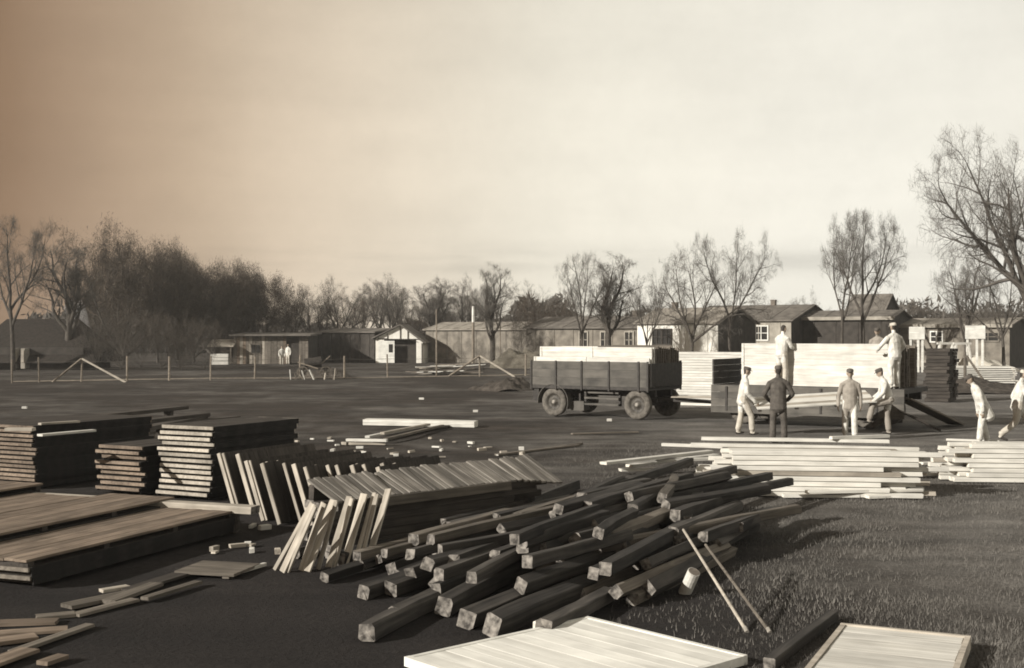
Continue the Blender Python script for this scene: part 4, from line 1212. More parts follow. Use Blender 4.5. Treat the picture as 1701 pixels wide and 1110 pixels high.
# the big white panel: far corner at (975,1022), sides run down left and right
c0 = W(976, 1024, 0.07); e1 = W(1222, 1084, 0.07) - c0; e2 = W(840, 1062, 0.07) - c0
ex = e1.normalized(); ey = Vector((-ex.y, ex.x, 0))
if ey.dot(e2) < 0: ey = -ey
wp = empty('white_panel', c0, 0, 'large white boarded panel with raised rim lying before the beams', 'panel')
wp.matrix_local = mat4(Vector((c0.x, c0.y, 0)), Matrix((ex, -ey, Vector((0, 0, 1)))).transposed())
Lw, Ww = e1.length + 0.12, 2.1
for i in range(12):
    bw_ = (Ww - 0.1) / 12
    MB().box((Lw / 2, -0.05 - (i + 0.5) * bw_, 0.052 + R.uniform(-0.0008, 0.0008)), (Lw - 0.1, bw_ * 0.972, 0.03)).build('board', M['paint_white'], wp)
for y in (-0.025, -Ww + 0.025):
    MB().box((Lw / 2, y, 0.036), (Lw, 0.05, 0.076)).build('rim', M['paint_white'], wp)
for x in (0.025, Lw - 0.025):
    MB().box((x, -Ww / 2, 0.035), (0.05, Ww - 0.102, 0.074)).build('rim', M['paint_white'], wp)
for x in (0.5, Lw - 0.5):
    MB().box((x, -Ww / 2, 0.017), (0.08, Ww - 0.12, 0.038)).build('batten', M['pale'], wp)
board('ground_timber', W(893, 1052, 0.0), W(1005, 1000, 0.0), 0.10, 0.10, 'fresh', 'pale timber lying along the edge of the white panel', 'timber', end='fresh_end')

# ------------------------------------------------------------------ white plank piles, right
def plank_pile(c_near_left, yaw, L, rows, layers, w, t, label, group, seed, taper=0.06, jl=0.35):
    u, v = axes(yaw)
    rr = random.Random(seed)
    for lay in range(layers):
        nr = rows - (1 if lay >= layers - 2 else 0) - (1 if lay == layers - 1 else 0)
        for k in range(nr):
            Lk = L * rr.uniform(0.82, 1.06)
            a = Vector(c_near_left) + v * (0.06 * lay * 0.5 + (w + 0.02) * k + rr.uniform(-0.03, 0.012) * (1 if k == 0 else 0.3)) + u * (rr.uniform(-jl, jl) + 0.03 * lay)
            a.z = lay * (t + 0.009)
            b_ = a + u * (round(Lk * 5) / 5)
            board('plank', a, b_, w, t, 'fresh' if rr.random() > 0.12 else 'pale', '%s, %s layer, %s row' % (label, ORD[lay], ORD[k]), 'plank', group, end='fresh_end', seed=k % 3)
plank_pile(W(1180, 822), math.radians(7), 3.3, 6, 9, 0.15, 0.072, 'fresh white plank in the pile behind the beam heap', 'white plank pile behind the beams', 5)
plank_pile(W(1585, 800), math.radians(5), 3.6, 6, 8, 0.16, 0.075, 'fresh white plank in the pile before the striding men', 'white plank pile by the striding men', 6)
zt = 9 * 0.081
for (p, q, zz, w_) in (((1165, 731), (1476, 736), zt, .2), ((1148, 741), (1526, 749), zt - .04, .16), ((1100, 741), (1200, 745), .58, .1), ((1380, 730), (1475, 727), zt + .06, .1)):
    board('plank', W(*p, zz), W(*q, zz), w_, 0.055, 'fresh', 'long white plank laid across the top of the pile behind beams', 'plank', 'top planks of the white pile', end='fresh_end')
for (p, q, zz) in (((1002, 772), (1180, 752), .30), ((1012, 770), (1200, 764), .22), ((1030, 783), (1100, 781), .05), ((1045, 776), (1190, 758), .12), ((1300, 826), (1425, 826), .0), ((1340, 820), (1530, 816), .08), ((1440, 828), (1495, 826), .0)):
    board('plank', W(*p, zz), W(*q, zz), .17, 0.05, 'fresh', 'white plank fanned out at the edge of the white pile', 'plank', 'fanned planks of the white pile', end='fresh_end')
for (p, q) in (((1530, 772), (1585, 770)), ((1536, 790), (1560, 789)), ((1548, 782), (1590, 784)), ((1572, 732), (1660, 735)), ((1555, 762), (1600, 758))):
    board('plank', W(*p, 0.03), W(*q, 0.03), .14, 0.05, 'fresh', 'short white plank lying between the two white piles', 'plank', 'planks between the white piles', end='fresh_end')

# planks in the middle ground
MG = 'middle ground planks'
a, b_ = W(606, 706, 0.0), W(790, 710, 0.0)
for lay in range(2):
    for k in range(2):
        off = Vector((0.02 * k, 0.30 * k, 0.085 * lay))
        board('plank', a + off, b_ + off, 0.28, 0.083, 'fresh', 'white plank in the low pair of planks on the meadow', 'plank', MG, end='fresh_end', seed=k)
for (p, q, zz, w_, mt) in (((576, 733), (643, 734), .10, .16, 'fresh'), ((580, 739), (640, 739), .02, .16, 'pale'), ((610, 728), (700, 710), .0, .14, 'fresh'), ((640, 732), (735, 709), .06, .10, 'weathered'), ((600, 736), (742, 709), .0, .30, 'dark'), ((635, 722), (712, 707), .1, .12, 'pale')):
    board('plank', W(*p, zz), W(*q, zz), w_, 0.06, mt, 'plank lying crosswise below the white pair on the meadow', 'plank', 'crossed planks on the meadow')
for (p, q) in (((825, 757), (960, 741)), ((880, 750), (965, 738)), ((950, 722), (1060, 719))):
    board('plank', W(*p), W(*q), .12, 0.04, 'weathered', 'grey plank half sunk in grass beyond the long pile', 'plank', 'grey planks in the grass')
rr = random.Random(40)
for i in range(46):
    px_, py_ = rr.uniform(470, 880), rr.uniform(728, 762)
    if i > 34: px_, py_ = rr.uniform(355, 470), rr.uniform(850, 930)
    p = W(px_, py_)
    a_ = rr.uniform(0, PI); L = rr.uniform(0.06, 0.22)
    d = Vector((math.cos(a_), math.sin(a_), 0)) * L / 2
    board('wood_offcut', p - d, p + d, rr.uniform(0.05, 0.1), rr.uniform(0.02, 0.07), rr.choice(('fresh', 'pale', 'pale')), 'small pale offcut scattered on the soil near the panels', 'offcut', 'scattered offcuts', seed=i % 3)
for (px_, py_) in ((41, 679), (790, 685), (866, 748), (1012, 700), (700, 664)):
    board('wood_offcut', W(px_ - 4, py_), W(px_ + 4, py_), 0.12, 0.08, 'fresh', 'lone pale offcut lying out on the meadow', 'offcut', 'lone offcuts')

# lumber stacks beyond the trailers
def lumber_stack(pr, yaw, L, w, h, n_, mat, label, group, seed):
    u, v = axes(yaw)
    rr = random.Random(seed)
    t = h / n_
    for i in range(n_):
        for k in range(3):
            a = Vector(pr) + v * (w / 3 * (k + 0.5)) + u * rr.uniform(-0.08, 0.08); a.z = i * t
            b_ = a - u * L
            board('plank', a, b_, w / 3 * 0.97, t * 0.93, mat, '%s, %s from the ground' % (label, ORD[i]), 'plank', group, seed=k)
lumber_stack(WD(1236, 44), math.radians(30), 2.6, 1.0, 2.0, 20, 'fresh', 'pale plank in the tall stack between the two trailers', 'tall plank stack between trailers', 8)
lumber_stack(W(1575, 668), math.radians(34), 0.9, 1.5, 2.1, 15, 'dark', 'dark plank in the stack at the end of the second trailer', 'dark plank stack by second trailer', 9)
sp = WD(1692, 66)
for i in range(9):
    big_p = sp + Vector((-2.3 + R.uniform(-0.1, 0.1), R.uniform(-0.1, 0.1), i * 0.1))
    key = ('bgpan',)
    if key not in BOXES: BOXES[key] = panel_mesh(4.4 * 0.85, 2.6, 5, ('fresh', 'pale'), t=0.05, batten=0.05)
    tag(link('panel', BOXES[key], None, mat4(big_p, frame((1, -0.25, 0)))), ORD[i] + ' pale panel from the ground in the wide stack before the barrack', 'panel', 'pale panel stack before barrack')

# sand heaps, earth mounds
def mound(name, px, py, w, d, h, mat, label, cat, seed, n_=26):
    rr = np.random.default_rng(seed)
    c = W(px, py)
    vv, ff = [], []
    ph = rr.uniform(0, 6, 6)
    for j in range(n_ + 1):
        for i in range(n_ + 1):
            x, y = -1 + 2 * i / n_, -1 + 2 * j / n_
            r_ = math.hypot(x, y)
            hh = max(0.0, 1 - r_ ** 1.6 * (1 + 0.25 * math.sin(3 * math.atan2(y, x) + ph[0])))
            hh *= 0.8 + 0.25 * math.sin(5 * x + ph[1]) * math.sin(4.3 * y + ph[2]) + 0.12 * math.sin(13 * x + ph[3]) * math.sin(11 * y + ph[4]) + rr.normal(0, 0.05)
            vv.append((x * w / 2, y * d / 2, hh * h - 0.05))
    for j in range(n_):
        for i in range(n_):
            a = j * (n_ + 1) + i
            ff.append((a, a + 1, a + n_ + 2, a + n_ + 1))
    o = link(name, np_mesh(name, vv, ff, M[mat], False))
    o.location = (c.x, c.y + d / 2, 0)
    return tag(o, label, cat)
mound('soil_heap', 845, 650, 3.0, 2.2, 0.75, 'soil', 'dark heap of soil and rubble left of the loaded trailer', 'heap', 1)
mound('soil_heap', 803, 648, 1.6, 1.4, 0.3, 'soil', 'small dark clod heap beside the larger soil heap', 'heap', 2)
mound('earth_mound', 872, 612, 5.5, 4.0, 1.9, 'leaf_pale', 'grassy pale mound at the end of the long low shed', 'mound', 3)
mound('earth_mound', 1392, 606, 4.6, 3.0, 2.4, 'grey_wall', 'grey mound between dark gable and the second trailer load', 'mound', 4)
mound('sand_heap', 1640, 618, 6.5, 4.0, 1.2, 'sand', 'pale sand heap before the low right barrack', 'heap', 6)
mound('grass_bank', 1650, 655, 9.0, 4.0, 0.7, 'soil', 'low dark bank behind the two striding men', 'bank', 7)

# rubbish heap of boards by the fence
rr = random.Random(17)
hc = W(745, 622)
for i in range(26):
    a_ = rr.uniform(-0.5, 0.5); L = rr.uniform(1.2, 3.2)
    d = Vector((math.cos(a_), math.sin(a_), 0)) * L / 2
    zc = 0.02 + 0.035 * i * (0.6 + 0.4 * rr.random())
    c = hc + Vector((rr.uniform(-2.2, 2.2) * (1 - i / 40), rr.uniform(-0.4, 1.4), zc * 0.75))
    dz = Vector((0, 0, rr.uniform(-0.02, 0.10) * L))
    board('scrap_board', c - d - dz * 0.4, c + d + dz * 0.4, rr.uniform(0.1, 0.22), 0.05, rr.choice(('pale', 'weathered', 'fresh', 'dark')), 'scrap board in the tangled heap behind the wire fence', 'board', 'scrap heap by the fence', seed=i % 3)
# wheeled farm implement with drum and shafts by the fence
ir = empty('hand_cart', W(520, 629), 0.15, 'two wheeled hand cart with upturned shafts by the fence', 'cart')
def spoked(parent, loc, r_, mat, ry=0.0, name='wheel'):
    ro = MB(); nseg = 20
    for k in range(nseg):
        a0, a1 = 2 * PI * k / nseg, 2 * PI * (k + 1) / nseg
        ro.bar((math.cos(a0) * r_, 0, math.sin(a0) * r_), (math.cos(a1) * r_, 0, math.sin(a1) * r_), 0.07, 0.06, 0, (0, 1, 0))
    w_ = ro.build(name, mat, parent); w_.location = loc; w_.rotation_euler = (0, 0, ry)
    sp_ = MB()
    for k in range(8):
        a0 = 2 * PI * k / 8
        sp_.bar((0, 0, 0), (math.cos(a0) * (r_ - 0.03), 0, math.sin(a0) * (r_ - 0.03)), 0.04, 0.04, 0, (0, 1, 0))
    sp_.tube((0, -0.1, 0), (0, 0.1, 0), 0.08, 0.08, 10)
    sp_.build('spokes', mat, w_)
spoked(ir, (-0.6, -0.5, 0.38), 0.33, M['weathered']); spoked(ir, (0.75, -0.45, 0.38), 0.33, M['weathered']); spoked(ir, (-0.6, 0.5, 0.38), 0.33, M['weathered']); spoked(ir, (0.75, 0.45, 0.38), 0.33, M['weathered'])
MB().box((0.1, 0, 0.62), (1.9, 0.8, 0.12)).build('bed', M['dark'], ir)
MB().tube((-0.5, 0, 0.9), (0.5, 0, 1.0), 0.3, 0.33, 14).build('drum', M['truck_dark'], ir)
MB().bar((0.3, -0.42, 0.6), (-0.9, -0.42, 1.0), 0.08, 0.08).build('shaft', M['post'], ir)
MB().bar((0.3, 0.3, 0.7), (1.0, 0.3, 1.35), 0.06, 0.06).build('shaft', M['post'], ir)
for x in (-0.6, 0.75):
    MB().tube((x, -0.55, 0.38), (x, 0.55, 0.38), 0.04, 0.04, 8).build('axle', M['truck_dark'], ir)
    MB().box((x, 0, 0.47), (0.12, 0.7, 0.2)).build('bolster', M['dark'], ir)
rr = random.Random(23)
for i in range(9):
    c = W(518, 630) + Vector((rr.uniform(-1.4, 1.6), rr.uniform(-0.9, -0.62), 0))
    d = Vector((rr.uniform(-0.35, 0.35), rr.uniform(-0.05, 0.12), rr.uniform(0.25, 0.7)))
    board('scrap_board', c, c + d, rr.uniform(0.08, 0.16), 0.04, rr.choice(('fresh', 'pale', 'weathered')), 'short scrap board propped against the hand cart by the fence', 'board', 'scrap boards at the hand cart', seed=i % 3)
mound('soil_heap', 545, 627, 3.2, 1.6, 0.7, 'soil', 'dark heap of rubble behind the hand cart by the fence', 'heap', 12)
# white boards on legs before the right barrack
def notice(px, d, y0, y1, wpx, yb_, label):
    s_ = FPX / d
    o = empty('notice_board', WD(px, d), -0.1, label, 'board')
    z1, z0 = ZAT(y0, d), ZAT(y1, d)
    MB().box((0, 0, (z0 + z1) / 2), (wpx / s_, 0.06, z1 - z0)).build('board_face', M['paint_white'], o)
    for x in (-0.38, 0.1, 0.38):
        MB().box((x * wpx / s_, 0.08, z0 / 2 + 0.2), (0.14, 0.09, z0 + 0.4)).build('leg', M['paint_white'], o)
notice(1620, 84, 541, 563, 32, 585, 'white board on pale legs before the low right barrack')
notice(1523, 84, 543, 564, 25, 585, 'white board beside the small white window of the barrack')
def trestle(px, d, label):
    o = empty('trestle', WD(px, d), 0.1, label, 'trestle', 'pale trestles by the noticeboard')
    MB().box((0, 0, 2.05), (1.2, 0.16, 0.14)).build('beam', M['fresh'], o)
    for sx in (-1, 1):
        for sy in (-1, 1):
            MB().bar((sx * 0.42, sy * 0.03, 2.0), (sx * 0.55, sy * 0.45, -0.02), 0.12, 0.10, 0, (1, 0, 0)).build('leg', M['fresh'], o)
for px_, d_ in ((1571, 80), (1598, 79)):
    trestle(px_, d_, 'tall pale trestle standing before the low right barrack')

# ------------------------------------------------------------------ trailers and their loads
def wheel(parent, loc, r_, w_, side=-1):
    """axis along local y"""
    def lathe(prof, nseg, name, mat, par):
        vv, ff = [], []
        for k in range(nseg):
            a = 2 * PI * k / nseg
            for rad, y in prof:
                vv.append((math.cos(a) * rad, y, math.sin(a) * rad))
        m_ = len(prof)
        for k in range(nseg):
            for j in range(m_ - 1):
                ff.append((k * m_ + j, ((k + 1) % nseg) * m_ + j, ((k + 1) % nseg) * m_ + j + 1, k * m_ + j + 1))
        me = np_mesh(name, vv, ff, mat, True)
        return link(name, me, par)
    root = lathe([(r_ * 0.62, -w_ / 2), (r_ * 0.7, -w_ / 2 - 0.015), (r_ * 0.9, -w_ / 2), (r_ * 0.985, -w_ * 0.36), (r_, -w_ * 0.2), (r_, w_ * 0.2), (r_ * 0.985, w_ * 0.36), (r_ * 0.9, w_ / 2), (r_ * 0.62, w_ / 2)], 28, 'wheel', M['tyre'], parent)
    root.location = loc
    lathe([(r_ * 0.62, -w_ / 2 + 0.005), (r_ * 0.58, -w_ / 2 + 0.01), (r_ * 0.54, -w_ * 0.2), (r_ * 0.30, -w_ * 0.12), (r_ * 0.24, -w_ * 0.35), (r_ * 0.16, -w_ * 0.5), (0.0, -w_ * 0.55)], 24, 'rim', M['rim'], root)
    MB().tube((0, -w_ * 0.62, 0), (0, -w_ * 0.5, 0), r_ * 0.10, r_ * 0.14, 12).build('hub_cap', M['metal'], root)
    return root

BARS = {}
def upright_panel(L, h, th, mat, x, y, z, parent_mw, label, group, boards=False, name='panel'):
    """panel standing on its long edge: local x along the trailer, y across"""
    mw = parent_mw @ Matrix.Translation((x, y, z))
    if boards:
        root = empty(name, (0, 0, 0), 0, label, 'panel', group); root.matrix_local = mw
        nb = max(3, int(round(h / 0.155)))
        for i in range(nb):
            MB().box((L / 2 + R.uniform(-0.012, 0.012), R.uniform(-0.004, 0.004), h * (i + 0.5) / nb), (L, th * 0.5, h / nb * 0.985)).build('board', M[mat], root)
        for fx in (0.06, L * 0.35, L * 0.67, L - 0.06):
            MB().box((fx, th * 0.48, h / 2), (0.09, th * 0.42, h * 0.96)).build('batten', M[mat], root)
        MB().box((0.045, -th * 0.36, h / 2), (0.07, th * 0.2, h * 0.99)).build('batten', M[mat], root)
        return root
    key = (round(L, 1), round(h, 2), round(th, 2), mat)
    if key not in BARS:
        mb = MB()
        nb = max(2, int(round(h / 0.2)))
        for i in range(nb):
            mb.box((L / 2 + R.uniform(-0.01, 0.01), 0, h * (i + 0.5) / nb), (L, th * 0.5, h / nb * 0.97))
        for fx in (0.07, L / 2, L - 0.07):
            mb.box((fx, th * 0.45, h / 2), (0.1, th * 0.38, h * 0.97))
        BARS[key] = mb.mesh('panel', M[mat])
    return tag(link(name, BARS[key], None, mw), label, 'panel', group)

def trailer_one():
    p = WD(1060, 37.7)                       # contact of the near right wheel
    root = empty('loaded_trailer', p, -YAW, 'dark four wheeled trailer with board sides and piled panels', 'trailer')
    xa, xb, Wd = -3.92, 0.44, 2.15
    zb, zt_ = 1.0, 1.79
    # local: x along u, y away from the camera; near side at y = -0.12
    yn, yf = -0.14, Wd
    MB().box(((xa + xb) / 2, (yn + yf) / 2, zb - 0.05), (xb - xa, yf - yn, 0.1)).build('bed', M['truck_dark'], root)
    stakes = [xa + 0.03, xa + 0.98, xa + 1.95, xa + 2.95, xb - 0.35, xb - 0.03]
    for y, nm in ((yn + 0.025, 0), (yf - 0.025, 1)):
        for i in range(len(stakes) - 1):
            x0, x1 = stakes[i] + 0.03, stakes[i + 1] - 0.03
            for k in range(3):
                hb = (zt_ - zb) / 3
                MB().box(((x0 + x1) / 2, y, zb + hb * (k + 0.5) + 0.002), (x1 - x0, 0.045, hb * 0.985)).build('side_board', M['truck'], root)
        for x in stakes:
            MB().box((x, y - (0.03 if nm == 0 else -0.03), (zb + zt_) / 2 - 0.06), (0.055, 0.05, zt_ - zb + 0.16)).build('stake', M['truck_dark'], root)
    for x in (xa - 0.03, xb + 0.03):
        MB().box((x, (yn + yf) / 2, (zb + zt_) / 2 - 0.01), (0.05, yf - yn - 0.12, zt_ - zb - 0.06)).build('end_board', M['truck_dark'], root)
    for y in (0.45, Wd - 0.6):
        MB().box(((xa + xb) / 2, y, zb - 0.21), (xb - xa - 0.1, 0.1, 0.2)).build('chassis_rail', M['truck_dark'], root)
    for x in (0.0, -3.055):
        MB().tube((x, 0.0, 0.455), (x, Wd - 0.2, 0.455), 0.07, 0.07, 10).build('axle', M['truck_dark'], root)
        for y in (0.45, Wd - 0.6):
            MB().box((x, y, 0.58), (0.9, 0.09, 0.13)).build('leaf_spring', M['truck_dark'], root)
            MB().box((x, y, 0.68), (0.14, 0.12, 0.22)).build('spring_block', M['truck_dark'], root)
        for y in (0.0, Wd - 0.15):
            wheel(root, (x, y, 0.46), 0.465, 0.2)
    # rear mudguard on the left wheel
    mb = MB(); nseg = 12
    for k in range(nseg):
        a0, a1 = PI * (-0.12 + 1.15 * k / nseg), PI * (-0.12 + 1.15 * (k + 1) / nseg)
        r_ = 0.58
        mb.bar((-3.055 + math.cos(a0) * r_, -0.02, 0.46 + math.sin(a0) * r_), (-3.055 + math.cos(a1) * r_, -0.02, 0.46 + math.sin(a1) * r_), 0.28, 0.022, 0, (0, 1, 0) if False else (0, 0, 1))
    mb.build('mudguard', M['truck'], root)
    # tool rack between the axles
    for z in (0.42, 0.62, 0.8):
        MB().box((-1.35, 0.1, z), (1.25, 0.12, 0.06)).build('rack_rail', M['truck'], root)
    for x in (-2.0, -0.75):
        MB().box((x, 0.2, 0.66), (0.07, 0.1, 0.56)).build('rack_post', M['truck_dark'], root)
    MB().box((-2.25, 0.25, 0.35), (0.5, 0.4, 0.3)).build('tool_box', M['truck'], root)
    MB().box((-2.25, 0.25, 0.72), (0.06, 0.06, 0.5)).build('rack_post', M['truck_dark'], root)
    # drawbar to the second trailer
    for y in (0.65, 1.35):
        MB().bar((xb - 0.2, y, 0.62), (xb + 2.1, 1.0, 0.55), 0.09, 0.1).build('drawbar', M['truck_dark'], root)
    MB().box((-3.75, 0.05, 0.75), (0.22, 0.25, 0.55)).build('mud_flap', M['truck_dark'], root)
    mw = Matrix.Translation(p) @ Matrix.Rotation(-YAW, 4, 'Z')
    rr = random.Random(2)
    # two bundles of upright panels
    LBL1, G = 'upright pale panel in the left bundle on the loaded trailer', 'left panel bundle on trailer'
    LBL2, Gb = 'upright pale panel in the right bundle on the loaded trailer', 'right panel bundle on trailer'
    ys_ = np.linspace(0.02, Wd - 0.12, 14)
    for i, y in enumerate(ys_):
        front = i == 0
        h1 = 0.93 if i < 1 else (1.24 + rr.uniform(-0.02, 0.02))
        upright_panel(1.98, h1, 0.10, 'fresh', xa + 0.06 + (0.12 if i >= 1 else -0.02), y, zb, mw, ORD[i] + ' ' + LBL1, G, boards=i < 3)
        h2 = 0.92 if i < 1 else (1.22 + (rr.uniform(-0.06, 0.10) if i > 3 else 0.03))
        upright_panel(2.2 + (0.15 if i < 1 else 0), h2, 0.10, 'fresh' if i < 3 else 'weathered', xb - 2.24 - (0.15 if i < 1 else 0), y, zb, mw, ORD[i] + ' ' + LBL2, Gb, boards=i < 3)  # rear panels in darker wood, painting in the shade of the load's end
trailer_one()

def trailer_two():
    p = WD(1183, 36.4)
    root = empty('flatbed_trailer', p, -YAW, 'flatbed trailer with lowered side and high white panel load', 'trailer')
    Lx, Wd, zb = 5.75, 2.3, 1.15
    MB().box((Lx / 2, Wd / 2, zb - 0.07), (Lx, Wd, 0.14)).build('bed', M['truck_dark'], root)
    # lowered near side in three boards with hinge straps, tilted outward
    for k in range(4):
        MB().box((Lx / 2, -0.05 - 0.006 * k, zb - 0.11 - 0.205 * k), (Lx, 0.045, 0.2)).build('side_board', M['truck'], root)
    for x in (0.5, 1.9, 3.4, 5.0):
        MB().box((x, -0.095, zb - 0.4), (0.06, 0.03, 0.72)).build('hinge_strap', M['truck_dark'], root)
    for k in range(4):
        MB().box((0.03, Wd / 2, zb + 0.10 + 0.19 * k), (0.05, Wd, 0.185)).build('end_board', M['truck_dark'], root)
    for y in (0.5, Wd - 0.5):
        MB().box((Lx / 2, y, zb - 0.25), (Lx - 0.1, 0.11, 0.22)).build('chassis_rail', M['truck_dark'], root)
    for x in (0.95, 4.7):
        MB().tube((x, 0.12, 0.46), (x, Wd - 0.12, 0.46), 0.08, 0.08, 10).build('axle', M['truck_dark'], root)
        for y in (0.5, Wd - 0.5):
            MB().box((x, y, 0.62), (0.95, 0.09, 0.14)).build('leaf_spring', M['truck_dark'], root)
            MB().box((x, y, 0.76), (0.16, 0.12, 0.24)).build('spring_block', M['truck_dark'], root)
        for y in (0.22, Wd - 0.22):
            wheel(root, (x, y, 0.47), 0.47, 0.22)
    mw = Matrix.Translation(p) @ Matrix.Rotation(-YAW, 4, 'Z')
    rr = random.Random(9)
    ys_ = np.linspace(0.42, Wd - 0.06, 15)
    for i, y in enumerate(ys_):
        h = 1.24 if i < 3 else 1.2 + rr.uniform(-0.12, 0.06)
        upright_panel(4.65, round(h, 2), 0.11, 'fresh' if i < 2 else 'weathered', 0.78 + (rr.uniform(-0.05, 0.1) if i else 0), y, zb, mw,  # panels behind are darker so their ends carry painted shade
                      ORD[i] + ' tall panel on edge from the lowered side of the flatbed trailer', 'panel load on flatbed trailer', boards=i < 2)
    # light poles sticking out at the left end, resting on the drawbar
    for k, y in enumerate((0.3, 0.6, 1.0)):
        a = mw @ Vector((-1.6 - 0.1 * k, y + 0.2, 0.98 - 0.0 * k)); b_ = mw @ Vector((0.9, y, 0.93))
        board('lath', (a.x, a.y, 0.68 + 0.1 * 0), (b_.x, b_.y, 0.72), 0.09, 0.04, 'pale', 'pale lath resting on the drawbar between the trailers', 'lath', 'laths on the drawbar')
    return mw
MW2 = trailer_two()

# panel carried by two men
cp0, cp1 = Vector((6.45, 32.25, 0.74)), Vector((9.62, 32.35, 0.93))
big_panel((cp0 + cp1) / 2, frame(cp1 - cp0, (0.0, -0.28, 1)), (cp1 - cp0).length, 0.95, 6, 'carried_panel', 'long pale panel carried level by two men', None, ('fresh', 'pale', 'dark'), th=0.09)
board('prop_board', W(1588, 706), WD(1500, 33.6, 0.85), 0.5, 0.05, 'weathered', 'wide grey board leaning as ramp at the flatbed trailer end', 'board')
board('prop_board', W(1560, 716), WD(1492, 33.2, 0.55), 0.2, 0.05, 'dark', 'narrow dark board leaning below the wide ramp board', 'board')

